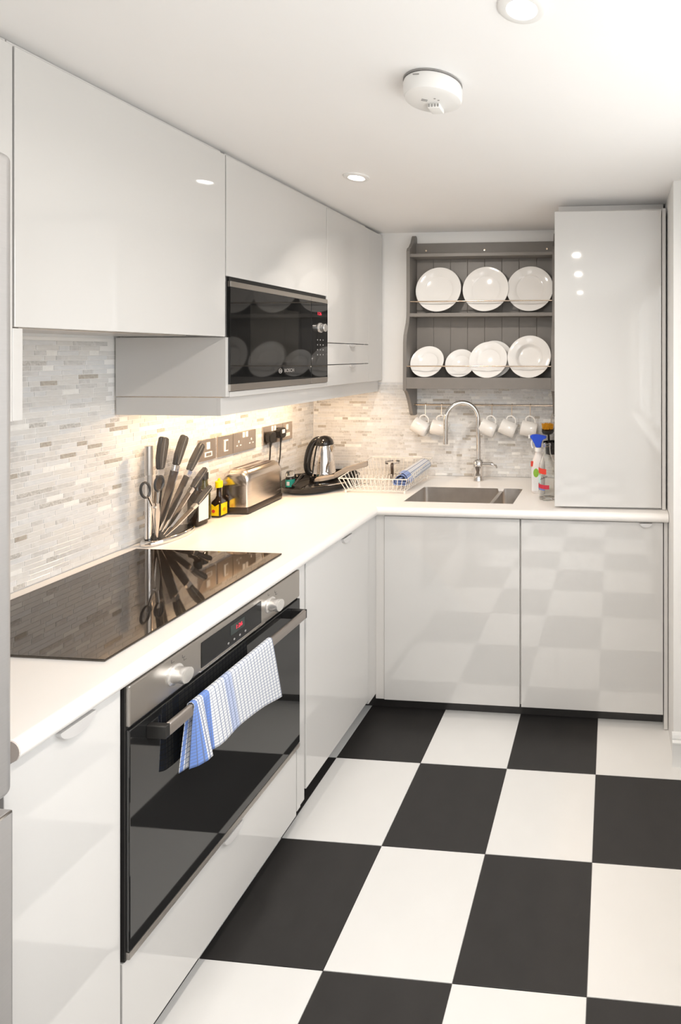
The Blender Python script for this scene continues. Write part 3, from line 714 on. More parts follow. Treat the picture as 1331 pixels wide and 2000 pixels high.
for x, ti, nm in zip(HOOKX, tilts, names):
    m = thing('mug', nm, 'mug', (0, 0, 0), group='mugs hanging from the rail')
    for me_, n_ in ((mug_me, 'cup'), (mugh_me, 'handle')):
        o = bpy.data.objects.new(n_, me_); col.objects.link(o); o.parent = m
    # handle (local +x) points up; mouth (local +z) faces left in the picture, drooping
    rot = Matrix.Rotation(R(-ti + 0), 4, 'Y') @ Matrix(((0, 0, -1, 0), (0, 1, 0, 0), (1, 0, 0, 0), (0, 0, 0, 1)))
    rot = Matrix.Rotation(R(4), 4, 'Z') @ rot
    hook = Vector((x, RB - .063, 1.2318)); hl = rot @ Vector((.0595, 0, .049))
    m.matrix_world = Matrix.Translation(hook - hl) @ rot

# ================================================================== CEILING FITTINGS
def downlight(x, y, label, power=1., spread=168, aim=(0, 0, 0)):
    t = thing('ceiling_downlight', label, 'ceiling light', (x, y, ZCEIL), group='recessed ceiling downlights')
    bm = B(); lathe(bm, [(.046, -.0005), (.046, -.004), (.041, -.007), (.030, -.0065), (.0245, -.0015)], seg=40); part('bezel', bm, M['whiteplastic'], t, world=False, smooth=True)
    bm = B(); lathe(bm, [(0, -.0035), (.0245, -.003), (.0245, -.0012), (0, -.0012)], seg=32); part('lens', bm, M['lens'], t, world=False)
    d = bpy.data.lights.new('downlight_beam', 'AREA'); d.shape = 'DISK'; d.size = .044; d.energy = DOWN_W * power; d.color = (1., .925, .84); d.spread = R(spread)
    lo = bpy.data.objects.new('downlight_beam', d); col.objects.link(lo); lo.parent = t; lo.location = (0, 0, -.026 if aim[0] else -.008); lo.rotation_euler = aim
downlight(-.172, .976, 'lit recessed downlight at the top edge of the picture, nearest the camera', .8)
downlight(-.95, 1.858, 'lit recessed downlight in front of the microwave cabinet', .34, 126, (R(30), 0, R(-18)))
downlight(-.17, .17, 'recessed downlight overhead of the camera, seen mirrored in the tall cupboard')
downlight(-.17, -1.08, 'recessed downlight behind the camera, seen mirrored in the tall cupboard')
t = thing('smoke_alarm', 'white round smoke alarm on the ceiling', 'smoke alarm', (-.437, 1.235, ZCEIL)); t.scale = (1.07, 1.07, 1.07)
bm = B(); lathe(bm, [(0, -.001), (.061, -.001), (.061, -.005), (.064, -.006), (.066, -.012), (.0655, -.030), (.062, -.039), (.052, -.043), (0, -.044)], seg=56); body = part('housing', bm, M['whiteplastic'], t, world=False, smooth=True)
bm = B(); lathe(bm, [(.0600, 0), (.0655, -.0010), (.0655, -.0035), (.0605, -.004)], seg=48); part('base_ring', bm, M['greyplastic'], body, world=False, smooth=True)
bm = B(); box(bm, -.015, .015, .002, .036, -.054, -.043, .003, 3); ch = part('sensor_chamber', bm, M['whiteplastic'], t, world=False, smooth=True)
for k in range(4):
    bm = B(); x = -.0105 + k * .007; box(bm, x - .0016, x + .0016, .0012, .0022, -.0520, -.0455); part('vent_slot', bm, M['greyplastic'], ch, world=False)
for x, y, rz in ((-.014, -.016, .5), (-.017, -.011, .5), (.010, -.018, 0), (.016, -.010, 0)):
    bm = B(); w_ = .0065 if rz else .0022; box(bm, -w_, w_, -.001, .001, -.0446, -.0438)
    bmesh.ops.rotate(bm, verts=bm.verts, cent=(0, 0, 0), matrix=Matrix.Rotation(rz, 3, 'Z')); bmesh.ops.translate(bm, verts=bm.verts, vec=(x, y, 0)); part('slot', bm, M['greyplastic'], body, world=False)
bm = B(); box(bm, -.022, -.008, -.0662, -.0652, -.014, -.012); part('release_slot', bm, M['greyplastic'], body, world=False)

# ================================================================== SOCKETS
XS = XW + .0006
def plate_y(name, label, y0, y1, group='metal switch and socket plates on the left wall', cat='socket'):
    t = thing(name, label, cat, (XS, (y0 + y1) / 2, 1.13), group=group)
    bm = B(); box(bm, XS, XS + .007, y0, y1, 1.131, 1.218, .0015, 2); p = part('face_plate', bm, M['copper_plate'], t); return t, p
def rocker(p, y, z, w_=.012, h=.024):
    bm = B(); box(bm, XS + .0068, XS + .0105, y - w_ / 2, y + w_ / 2, z - h / 2, z + h / 2, .001); part('rocker', bm, M['whiteplastic'], p)
def outlet(p, y):
    for dy, dz, w_, h in ((0, .011, .006, .010), (-.011, -.006, .008, .005), (.011, -.006, .008, .005)):
        bm = B(); box(bm, XS + .0066, XS + .0074, y + dy - w_ / 2, y + dy + w_ / 2, 1.166 + dz - h / 2, 1.166 + dz + h / 2); part('pin_slot', bm, M['whiteplastic'], p)
t, p = plate_y('fused_switch', 'square metal fused switch plate nearest the knife block', 1.934, 2.021, cat='switch'); rocker(p, 1.978, 1.190, .016, .028)
bm = B(); box(bm, XS + .0068, XS + .0095, 1.960, 1.998, 1.145, 1.165, .001); fz = part('fuse_holder', bm, M['whiteplastic'], p)
bm = B(); box(bm, XS + .0094, XS + .0101, 1.966, 1.992, 1.149, 1.161); part('fuse_face', bm, M['copper_plate'], fz)
t, p = plate_y('wall_switch', 'square metal wall switch plate with one tall rocker', 2.032, 2.117, cat='switch'); rocker(p, 2.075, 1.174, .022, .05)
bm = B(); box(bm, XS + .0104, XS + .0110, 2.071, 2.084, 1.155, 1.193); part('rocker_face', bm, M['copper_plate'], p)
t, p = plate_y('double_socket', 'empty double metal socket plate above the toaster', 2.119, 2.262); rocker(p, 2.181, 1.203); rocker(p, 2.201, 1.203); outlet(p, 2.153); outlet(p, 2.232)
t, p = plate_y('double_socket', 'double metal socket plate with two black plugs beside the kettle', 2.314, 2.455); rocker(p, 2.375, 1.203); rocker(p, 2.395, 1.203); outlet(p, 2.348); outlet(p, 2.425)
t, p = plate_y('fused_switch', 'square metal fused switch plate in the corner near the kettle', 2.457, 2.535, cat='switch'); rocker(p, 2.49, 1.195, .014, .026)
bm = B(); box(bm, XS + .0068, XS + .0095, 2.478, 2.512, 1.148, 1.166, .001); part('fuse_holder', bm, M['whiteplastic'], p)
for y, dz, lab, endp in ((2.348, .006, 'black mains plug on the left of the pair, cord dropping to the toaster', (-1.61, 2.30, .95)), (2.425, .016, 'black mains plug on the right of the pair, cord dropping to the kettle', (-1.625, 2.39, .955))):
    t = thing('mains_plug', lab, 'plug', (XS + .0085, y, 1.166), group='plugs in the double socket')
    bm = B(); o2 = [(y + a, 1.160 + dz + b) for a, b in [(-.024, -.018), (-.012, -.026), (.012, -.026), (.024, -.018), (.025, .012), (.016, .024), (-.016, .024), (-.025, .012)]]
    prism(bm, o2, 0, XS + .009, XS + .032); bmesh.ops.bevel(bm, geom=list(bm.edges), offset=.003, segments=2, affect='EDGES'); pb = part('plug_body', bm, M['black'], t, smooth=True)
    if y > 2.4:
        bm = B(); box(bm, XS + .0318, XS + .0326, y - .010, y + .012, 1.158 + dz, 1.176 + dz); part('rating_sticker', bm, M['paper'], pb)
    bm = B(); cyl(bm, (XS + .02, y, 1.136 + dz), (XS + .019, y - .002, 1.112 + dz), .0065, .004, 12)
    tube(bm, smooth_path([(XS + .019, y - .002, 1.114 + dz), (XS + .018, y - .006, 1.06), (XS + .016, y - .02, 1.0), endp], 6), .0032, 8); part('cord', bm, M['black'], t, smooth=True)

# ================================================================== KNIFE BLOCK, KNIVES, SCISSORS
KX = -1.585
t = thing('knife_stand', 'clear acrylic fan knife stand on an oval steel base', 'knife block', (KX, 1.735, ZT))
bm = B(); lathe(bm, [(0, .001), (.98, .001), (1.0, .005), (1.0, .011), (.96, .016), (.90, .018), (0, .018)], (0, 0, 0), 64, None, .052, .102); part('base', bm, M['chrome'], t, world=False, smooth=True)
bm = B(); lathe(bm, [(0, .0182), (.86, .0182), (.86, .0195), (0, .0195)], (0, 0, 0), 64, None, .052, .102); part('base_inlay', bm, M['black_gloss'], t, world=False)
fan = [(1.648, .9247), (1.735, .9247), (1.800, .985), (1.848, 1.045), (1.845, 1.10), (1.79, 1.165), (1.648, 1.168)]
for x in (KX - .027, KX + .0475):
    bm = B(); prism(bm, fan, 0, x, x + .003); part('acrylic_panel', bm, M['acrylic'], t)
def knife(label, tip, bol, top, wid, x, blade_w):
    """tip, bolster and butt given as (y, z) in the plane of the fan"""
    k_ = x / -1.58; bol = (bol[0] * k_, 1.56 - (1.56 - bol[1]) * k_); top = (top[0] * k_, 1.56 - (1.56 - top[1]) * k_); tip = (tip[0] * k_, tip[1])
    tip, bol, top = Vector(tip), Vector(bol), Vector(top)
    t = thing('kitchen_knife', label, 'knife', (x, tip.x, tip.y), group='knives in the fan stand')
    d = (top - bol).normalized(); n = Vector((d.y, -d.x)); L = (top - bol).length
    out = [bol + n * wid * .38, bol + d * L * .35 + n * wid * .42, bol + d * L * .75 + n * wid * .55, bol + d * L * .93 + n * wid * .62, top + n * wid * .15 - d * .004, top - n * wid * .38, bol + d * L * .75 - n * wid * .40, bol + d * L * .35 - n * wid * .46, bol - n * wid * .40]
    bm = B(); prism(bm, [(p.x, p.y) for p in out], 0, x - .0085, x + .0085); bmesh.ops.bevel(bm, geom=list(bm.edges), offset=.0035, segments=3, affect='EDGES', clamp_overlap=True); h = part('handle', bm, M['handle_grey'], t, smooth=True, angle=50)
    bm = B(); q = [bol - n * wid * .12 + d * .004, bol + d * L * .5 - n * wid * .10, bol + d * L * .93 - n * wid * .02]; q2 = [p + n * .003 for p in q][::-1]
    prism(bm, [(p.x, p.y) for p in q + q2], 0, x + .0083, x + .0092); part('inlay_line', bm, M['blade'], h)
    e = (tip - bol).normalized(); m_ = Vector((e.y, -e.x)) * -1
    bs = [bol + n * wid * .42, bol - n * wid * .42, bol + e * .022 - n * wid * .36, bol + e * .022 + n * wid * .36]
    bm = B(); prism(bm, [(p.x, p.y) for p in bs], 0, x - .0075, x + .0075); bmesh.ops.bevel(bm, geom=list(bm.edges), offset=.002, segments=2, affect='EDGES'); part('bolster', bm, M['chrome'], t, smooth=True)
    Lb = (tip - bol).length; s = bol + e * .020
    bl = [s - n * blade_w * .5, s + n * blade_w * .5, s + e * (Lb * .55) + n * blade_w * .42, tip, s + e * (Lb * .45) - n * blade_w * .5]
    bm = B(); prism(bm, [(p.x, p.y) for p in bl], 0, x - .0012, x + .0012); bo = part('blade', bm, M['darkblade'], t)
    eg = [bl[1], bl[2], tip, tip - n * .003, bl[2] - n * .0035, bl[1] - n * .0035]
    bm = B(); prism(bm, [(p.x, p.y) for p in eg], 0, x + .0011, x + .0016); part('ground_edge', bm, M['chrome'], bo)
zb_ = .928
knife('upright dark grey knife, tallest and first from the scissors', (1.672, zb_), (1.694, 1.158), (1.706, 1.272), .032, KX - .014, .030)
knife('second dark grey knife of the fan, slightly tilted', (1.684, zb_), (1.760, 1.158), (1.797, 1.263), .029, KX - .003, .036)
knife('third dark grey knife of the fan, in front of the switch plate', (1.694, zb_), (1.818, 1.125), (1.878, 1.218), .027, KX + .008, .028)
knife('fourth, smaller dark grey knife of the fan', (1.704, zb_), (1.833, 1.057), (1.897, 1.120), .020, KX + .022, .020)
knife('lowest, flattest small grey knife of the fan', (1.714, zb_), (1.852, .990), (1.922, 1.043), .019, KX + .038, .018)
t = thing('sharpening_steel', 'tall grey round sharpening steel at the left of the knife stand', 'sharpening steel', (KX - .012, 1.664, .925))
bm = B(); cyl(bm, (KX - .010, 1.664, .9262), (KX - .010, 1.664, 1.145), .0105, seg=24); part('rod', bm, M['chrome'], t, smooth=True)
bm = B(); cyl(bm, (KX - .010, 1.664, 1.145), (KX - .010, 1.664, 1.245), .0115, .0115, 24); part('grip', bm, M['steel'], t, smooth=True)
XSC = KX + .054
t = thing('kitchen_scissors', 'kitchen scissors with dark loop handles hung on the knife stand', 'scissors', (XSC, 1.67, .93)); sc_root = t
bm = B(); prism(bm, [(1.655, 1.045), (1.666, 1.050), (1.676, 1.02), (1.679, .935), (1.675, .932)], 0, XSC - .0005, XSC + .0015); part('blade', bm, M['blade'], t)
bm = B(); prism(bm, [(1.672, 1.05), (1.683, 1.045), (1.686, 1.0), (1.677, .932), (1.673, .936), (1.668, 1.0)], 0, XSC + .0018, XSC + .0038); part('blade', bm, M['blade'], t)
bm = B(); cyl(bm, (XSC - .001, 1.669, 1.036), (XSC + .006, 1.669, 1.036), .004, seg=14); part('pivot_screw', bm, M['chrome'], t)
for (cy, cz, tl, ry, rz_), (ey, ez) in (((1.632, 1.103, .25, .016, .026), (1.658, 1.045)), ((1.684, 1.112, -.12, .0165, .025), (1.678, 1.045))):
    pts = []
    for k in range(24):
        a = 2 * math.pi * k / 24; yy, zz = ry * math.cos(a), rz_ * math.sin(a)
        pts.append((XSC + .002, cy + yy * math.cos(tl) - zz * math.sin(tl), cz + yy * math.sin(tl) + zz * math.cos(tl)))
    bm = B(); tube(bm, pts, .0038, 8, closed=True); lp = part('loop_handle', bm, M['handle_grey'], t, smooth=True)
    bm = B(); q = Vector((ey, ez)); c_ = Vector((cy, cz)); dd = (q - c_).normalized(); st = c_ + dd * .026
    tube(bm, [(XSC + .002, st.x, st.y), (XSC + .002, ey, ez)], [.0045, .0035], 8); part('shank', bm, M['blade'], lp, smooth=True)

sc_root.location = (XSC, 1.67 - .049, .93 + .012)      # loops hang left of the stand

# ================================================================== BOTTLES BY THE TOASTER
def sq_bottle(bm, cx, cy, hw, z0, prof, rot=0.):
    """rounded square sections: prof of (scale, z); round above scale marked negative"""
    rings = []
    for s, z, rd in prof:
        ring = []
        for k in range(32):
            a = 2 * math.pi * k / 32; c_, s_ = math.cos(a), math.sin(a)
            p = 2 / (2 if rd else 6); r_ = 1 / (abs(c_) ** (2 / p) + abs(s_) ** (2 / p)) ** (p / 2) if not rd else 1.
            x, y = r_ * c_ * hw * s, r_ * s_ * hw * s
            ring.append(bm.verts.new((cx + x * math.cos(rot) - y * math.sin(rot), cy + x * math.sin(rot) + y * math.cos(rot), z0 + z)))
        rings.append(ring)
    for a, b in zip(rings, rings[1:]):
        for k in range(32): bm.faces.new((a[k], a[(k + 1) % 32], b[(k + 1) % 32], b[k]))
    bm.faces.new(rings[0][::-1]); bm.faces.new(rings[-1]); return bm
bx_, by_ = -1.588, 1.868
rt = .05
t = thing('sauce_bottle', 'square dark sauce bottle with a blank white label beside the knives', 'bottle', (bx_, by_, ZT + .0008))
bm = B(); sq_bottle(bm, bx_, by_, .026, ZT + .001, [(.94, 0, 0), (1, .004, 0), (1, .112, 0), (.9, .124, 0), (.55, .134, 1), (.46, .142, 1), (.46, .150, 1)], rt)
for v in bm.verts: v.co.y = by_ + (v.co.y - by_) * 1.12; v.co.x = bx_ + (v.co.x - bx_) * .85
part('glass', bm, M['darksauce'], t, smooth=True)
bm = B(); cyl(bm, (bx_, by_, ZT + .150), (bx_, by_, ZT + .178), .0148, seg=24); part('cap', bm, M['black'], t, smooth=True)
bm = B(); box(bm, bx_ + .0222, bx_ + .0232, by_ - .022, by_ + .025, ZT + .020, ZT + .114); part('label', bm, M['paper'], t)
bm = B(); box(bm, bx_ - .016, bx_ + .018, by_ - .0300, by_ - .0292, ZT + .022, ZT + .105); part('label', bm, M['darksauce'], t)
t = thing('sauce_bottle', 'dark bottle with a black cap standing behind the white-labelled one', 'bottle', (-1.617, 1.934, ZT + .0008))
bm = B(); lathe(bm, [(0, 0), (.0195, 0), (.021, .004), (.021, .10), (.018, .125), (.0125, .14), (.012, .165), (0, .165)], (-1.617, 1.934, ZT + .001), 32); part('glass', bm, M['olive'], t, smooth=True)
bm = B(); cyl(bm, (-1.617, 1.934, ZT + .160), (-1.617, 1.934, ZT + .186), .0145, seg=24); part('cap', bm, M['black'], t, smooth=True)
cx, cy = -1.588, 2.004 - .028
t = thing('seasoning_bottle', 'small brown seasoning bottle with bright yellow cap and yellow label', 'bottle', (cx, cy, ZT + .0008))
bm = B(); sq_bottle(bm, cx, cy, .021, ZT + .001, [(.92, 0, 0), (1, .004, 0), (1.04, .045, 0), (.96, .062, 0), (.6, .075, 1), (.42, .085, 1), (.40, .122, 1)], .0); part('glass', bm, M['darksauce'], t, smooth=True)
bm = B(); lathe(bm, [(0, .118), (.0125, .118), (.0135, .121), (.0135, .142), (.012, .1435), (.005, .1445), (.0045, .154), (0, .155)], (cx, cy, ZT), 24); part('cap', bm, M['yellow'], t, smooth=True)
bm = B(); box(bm, cx + .0216, cx + .0222, cy - .0165, cy + .0165, ZT + .009, ZT + .056, 0); prism(bm, [(cx - .0155, ZT + .009), (cx + .0165, ZT + .009), (cx + .0165, ZT + .056), (cx, ZT + .046), (cx - .0155, ZT + .056)], 1, cy - .0224, cy - .0217)
lb_ = part('label', bm, M['yellow_label'], t)
bm = B(); cyl(bm, (cx - .006, cy - .0224, ZT + .027), (cx - .006, cy - .0229, ZT + .027), .007, seg=16); part('emblem', bm, M['red'], lb_)
bm = B(); cyl(bm, (cx + .0222, cy, ZT + .03), (cx + .0226, cy, ZT + .03), .008, seg=16); part('emblem', bm, mat('amber_print', hexc('e0a000'), .5, var=.05, scale=50), lb_)

# ================================================================== TOASTER
TXc, TYc = -1.549, 2.122
t = thing('toaster', 'long brushed steel two-slot toaster with a dark base', 'toaster', (TXc, TYc, ZT), (0, 0, R(3)))
HLW, HLL, TH = .058, .121, .180
sec = lambda k: [(-HLW, .03), (-HLW, TH - .05)] + arc(-HLW + .04, TH - .04, .04, 180, 90, 8) + arc(HLW - .04, TH - .04, .04, 90, 0, 8) + [(HLW, TH - .05), (HLW, .03)]
bm = B(); rings = []
ys = [(-HLL, .86, .012), (-HLL + .004, .93, .006), (-HLL + .014, .985, .002), (-HLL + .028, 1, 0), (HLL - .028, 1, 0), (HLL - .014, .985, .002), (HLL - .004, .93, .006), (HLL, .86, .012)]
for y, s, dz in ys: rings.append([bm.verts.new((a * s, y, .03 + (b - .03) * (s if b > .05 else 1))) for a, b in sec(0)])
for a, b in zip(rings, rings[1:]):
    for k in range(len(a)): bm.faces.new((a[k], a[(k + 1) % len(a)], b[(k + 1) % len(a)], b[k]))
bm.faces.new(rings[0]); bm.faces.new(rings[-1][::-1])
part('shell', bm, M['steel_toaster'] if 'steel_toaster' in M else mat('brushed_toaster_steel', (.66, .60, .54), .22, 1., var=.06, scale=4, stretch=(40, 1, 40), rvar=.05), t, world=False, smooth=True, angle=40)
bm = B(); box(bm, -HLW - .001, HLW + .001, -HLL - .001, HLL + .001, .001, .0295, .008, 3); part('base', bm, M['brownblack'] if 'brownblack' in M else mat('brown_black_plastic', (.035, .026, .020), .3, var=.1, scale=20), t, world=False, smooth=True)
for x in (-.022, .020):
    bm = B(); box(bm, x - .013, x + .013, -.090, .085, TH - .0005, TH + .0012, .0005, 1); sl = part('slot_frame', bm, M['alu'], t, world=False)
    bm = B(); box(bm, x - .0095, x + .0095, -.085, .080, TH + .0011, TH + .0016); part('slot', bm, M['brownh'], sl, world=False)
bm = B(); box(bm, -.018, .018, HLL - .001, HLL + .016, .11, .122, .003); part('lever', bm, M['black'], t, world=False)
bm = text_bm('ooo', .008, Matrix(((0, 0, 1, HLW + .0003), (1, 0, 0, .092), (0, 1, 0, .048), (0, 0, 0, 1)))) if False else B()
bm.free()
bm = B()
for k in range(5): box(bm, HLW, HLW + .0004, .078 + k * .006, .0815 + k * .006, .046, .046 + .004 + .002 * (k % 2))
part('maker_mark', bm, M['print'], t, world=False)

# ================================================================== TRAY, KETTLE AND THINGS ON THE TRAY
TC = (-1.455, 2.485)
t = thing('serving_tray', 'black oval lacquer tray in the corner under the kettle', 'tray', (TC[0], TC[1], ZT))
bm = B(); lathe(bm, [(0, .001), (.86, .001), (.96, .012), (1., .030), (1.03, .034), (1.02, .037), (.985, .033), (.93, .015), (.84, .007), (0, .007)], (0, 0, 0), 72, None, .168, .205); part('dish', bm, M['tray'], t, world=False, smooth=True)
KC = (-1.492, 2.575, ZT + .0075)
t = thing('kettle', 'small polished steel kettle with black handle and lid', 'kettle', KC)
bm = B(); lathe(bm, [(0, 0), (.066, 0), (.068, .008), (.064, .020), (.05, .023), (0, .023)], seg=48); part('power_base', bm, M['black_gloss'], t, world=False, smooth=True)
bm = B(); lathe(bm, [(0, .0245), (.058, .0245), (.0595, .034), (.057, .042), (.0555, .048), (.0535, .075), (.048, .12), (.041, .16), (.034, .186), (0, .188)], seg=56); part('body', bm, M['chrome'], t, world=False, smooth=True)
bm = B(); lathe(bm, [(.037, .180), (.045, .181), (.0455, .187), (.041, .203), (.030, .217), (.016, .225), (0, .228)], (.002, 0, 0), 48); part('lid', bm, M['black_gloss'], t, world=False, smooth=True)
pts = smooth_path([(-.016, -.010, .214), (-.036, -.020, .204), (-.054, -.028, .172), (-.065, -.034, .125), (-.069, -.036, .075), (-.062, -.034, .046), (-.050, -.026, .036)], 6)
bm = B(); tube(bm, pts, [.0125 + .0045 * math.sin(math.pi * k / (len(pts) - 1)) for k in range(len(pts))], 14); part('handle', bm, M['black_gloss'], t, world=False, smooth=True)
bm = B(); prism(bm, [(.034, .176), (.060, .182), (.056, .168), (.044, .140)], 1, -.010, .010); bmesh.ops.bevel(bm, geom=list(bm.edges), offset=.003, segments=2, affect='EDGES'); part('spout', bm, M['chrome'], t, world=False, smooth=True)
JC = (-1.552, 2.385, ZT + .0095)
t = thing('small_jar', 'small jar with a teal label and clear cap on the tray', 'jar', JC)
bm = B(); lathe(bm, [(0, 0), (.019, 0), (.020, .003), (.020, .052), (.016, .058), (0, .058)], seg=28); j = part('jar_body', bm, M['black_gloss'], t, world=False, smooth=True)
bm = B(); lathe(bm, [(.0203, .010), (.0206, .010), (.0206, .045), (.0203, .045)], seg=28); lb_ = part('label', bm, M['teal'], j, world=False, smooth=True)
bm = B(); box(bm, -.004, .010, -.0215, -.0203, .018, .036); part('label_patch', bm, M['paper'], j, world=False)
bm = B(); lathe(bm, [(0, .0585), (.018, .0585), (.0185, .075), (.015, .083), (0, .084)], seg=24); part('cap', bm, M['glass'], t, world=False, smooth=True)
# black ladle and pan lid and frying pan handle on the tray
t = thing('pan_lid', 'shallow black pan lid lying at the front of the tray', 'lid', (-1.425, 2.395, ZT + .009))
bm = B(); lathe(bm, [(0, .012), (.05, .010), (.066, .003), (.070, 0), (.072, .002), (.066, .008), (.05, .016), (0, .019)], seg=48); part('dome', bm, M['black_gloss'], t, world=False, smooth=True)
bm = B(); lathe(bm, [(0, .0185), (.008, .0185), (.007, .026), (.013, .032), (.012, .037), (0, .038)], seg=24); part('knob', bm, M['black'], t, world=False, smooth=True)
def tool(name, label, cat, pts, r, head, mh, mg, org):
    t = thing(name, label, cat, org)
    bm = B(); tube(bm, smooth_path(pts, 5), r, 10); part('handle', bm, mg, t, smooth=True)
    part('head', head, mh, t, smooth=True); return t
hb_ = B(); lathe(hb_, [(0, 0), (.014, .002), (.026, .010), (.033, .024), (.034, .026), (.031, .024), (.024, .012), (.012, .0045), (0, .003)], (-1.572, 2.475, ZT + .026), 28)
tool('ladle', 'black ladle lying across the left of the tray', 'ladle', [(-1.545, 2.458, ZT + .050), (-1.53, 2.44, ZT + .056), (-1.50, 2.36, ZT + .052), (-1.485, 2.30, ZT + .043)], .0055, hb_, M['black_gloss'], M['black_gloss'], (-1.52, 2.42, ZT + .026))
def slab(pts, th):
    """flat quad strip with thickness along z, pts = list of (x,y,z,half width dir x, dir y)"""
    bm = B(); rows = []
    for x, y, z, hx, hy in pts:
        rows.append([bm.verts.new((x - hx, y - hy, z)), bm.verts.new((x + hx, y + hy, z)), bm.verts.new((x + hx, y + hy, z + th)), bm.verts.new((x - hx, y - hy, z + th))])
    for a, b in zip(rows, rows[1:]):
        for k in range(4): bm.faces.new((a[k], a[(k + 1) % 4], b[(k + 1) % 4], b[k]))
    bm.faces.new(rows[0][::-1]); bm.faces.new(rows[-1])
    bmesh.ops.bevel(bm, geom=list(bm.edges), offset=.0015, segments=2, affect='EDGES', clamp_overlap=True); return bm
t = thing('wooden_spatula', 'grey wooden spatula with a broad handle resting on the tray rim', 'spatula', (-1.33, 2.47, ZT + .04))
part('blade', slab([(-1.432, 2.400, ZT + .044, .006, -.020), (-1.405, 2.41, ZT + .046, .009, -.030), (-1.372, 2.425, ZT + .050, .008, -.026), (-1.352, 2.434, ZT + .052, .005, -.015)], .014), M['greywood'], t)
part('handle', slab([(-1.356, 2.432, ZT + .050, .004, -.012), (-1.31, 2.450, ZT + .075, .005, -.015), (-1.235, 2.482, ZT + .096, .005, -.016), (-1.215, 2.490, ZT + .100, .004, -.012)], .024), M['greywood'], t)
t = thing('cake_server', 'steel cake server lying at the front right of the tray', 'server', (-1.37, 2.34, ZT + .03))
part('blade', slab([(-1.425, 2.335, ZT + .030, .002, -.008), (-1.405, 2.34, ZT + .031, .004, -.024), (-1.34, 2.36, ZT + .037, .004, -.020), (-1.31, 2.37, ZT + .039, .002, -.009)], .002), M['blade'], t)
part('handle', slab([(-1.312, 2.369, ZT + .0385, .002, -.008), (-1.27, 2.382, ZT + .042, .002, -.009)], .004), M['blade'], t)
t = thing('frying_pan', 'small black frying pan tilted at the back right of the tray', 'pan', (-1.355, 2.548, ZT + .0085))
bm = B(); lathe(bm, [(0, 0), (.032, 0), (.042, .022), (.044, .023), (.042, .025), (.031, .003), (0, .003)], seg=40); part('pan_body', bm, M['black_gloss'], t, world=False, smooth=True)
bm = B(); tube(bm, smooth_path([(.034, -.020, .024), (.050, -.027, .062), (.066, -.034, .086), (.100, -.044, .092)], 5), .008, 10); part('handle', bm, M['black'], t, world=False, smooth=True)

# ================================================================== DISH RACK
DX0, DX1, DY0, DY1 = -1.262, -.975, 2.365, 2.665
t = thing('dish_rack', 'low cream wire dish drainer beside the sink', 'dish rack', ((DX0 + DX1) / 2, (DY0 + DY1) / 2, ZT))
wr = .0018
top = [(DX0 - .025, DY0 - .02, ZT + .072), (DX1 + .02, DY0 - .02, ZT + .072), (DX1 + .02, DY1 + .02, ZT + .105), (DX0 - .025, DY1 + .02, ZT + .105)]
bot = [(DX0, DY0, ZT + .012), (DX1, DY0, ZT + .012), (DX1, DY1, ZT + .012), (DX0, DY1, ZT + .012)]
bm = B(); tube(bm, top, .0026, 8, closed=True); part('top_rim', bm, M['wire'], t, smooth=True)
bm = B(); tube(bm, bot, .0022, 8, closed=True); part('bottom_rim', bm, M['wire'], t, smooth=True)
def lerp(a, b, k): return tuple(a[i] + (b[i] - a[i]) * k for i in range(3))
bm = B(); n = 15
for k in range(n + 1):
    f = k / n
    for s in ((0, 1), (3, 2)):
        tube(bm, [lerp(top[s[0]], top[s[1]], f), lerp(bot[s[0]], bot[s[1]], f)], wr, 6)
    tube(bm, [lerp(bot[0], bot[1], f), lerp(bot[3], bot[2], f)], wr, 6)
    if k < n:
        a, b = lerp(bot[0], bot[1], f), lerp(bot[3], bot[2], f)
        for q in (.3, .62): 
            p_ = lerp(a, b, q); tube(bm, [p_, (p_[0], p_[1] + .012, p_[2] + .05), (p_[0], p_[1] + .03, p_[2] + .05), (p_[0], p_[1] + .042, p_[2])], wr, 6)
o = part('wire_grid', bm, M['wire'], t, smooth=True); o['kind'] = 'stuff'
bm = B()
for k in range(1, 12):
    f = k / 12
    for s in ((0, 3), (1, 2)): tube(bm, [lerp(top[s[0]], top[s[1]], f), lerp(bot[s[0]], bot[s[1]], f)], wr, 6)
for f in (.25, .5, .75): tube(bm, [lerp(bot[0], bot[3], f), lerp(bot[1], bot[2], f)], wr, 6)
o = part('side_wires', bm, M['wire'], t, smooth=True); o['kind'] = 'stuff'
for p_ in bot:
    bm = B(); cyl(bm, (p_[0], p_[1], ZT + .0008), (p_[0], p_[1], ZT + .013), .005, seg=12); part('foot', bm, M['wire'], t)
# small cafetiere standing in the drainer
MC = (-1.135, 2.60, ZT + .016)
t = thing('cafetiere', 'small glass cafetiere with chrome bands and a dark brown handle in the dish drainer', 'cafetiere', MC)
bm = B(); lathe(bm, [(0, 0), (.034, 0), (.036, .003), (.036, .092), (.0345, .092), (.0345, .005), (0, .003)], seg=40); part('beaker', bm, M['acrylic'], t, world=False, smooth=True)
for z in (.012, .082):
    bm = B(); lathe(bm, [(.0365, z - .004), (.0385, z - .004), (.0385, z + .004), (.0365, z + .004), (.0365, z - .004)], seg=40); part('chrome_band', bm, M['chrome'], t, world=False, smooth=True)
bm = B(); tube(bm, smooth_path([(.014, -.037, .080), (.020, -.052, .082), (.024, -.062, .070), (.024, -.060, .045), (.022, -.058, .022), (.018, -.050, .010), (.014, -.037, .012)], 5), .0075, 10); part('handle', bm, M['brownh'], t, world=False, smooth=True)
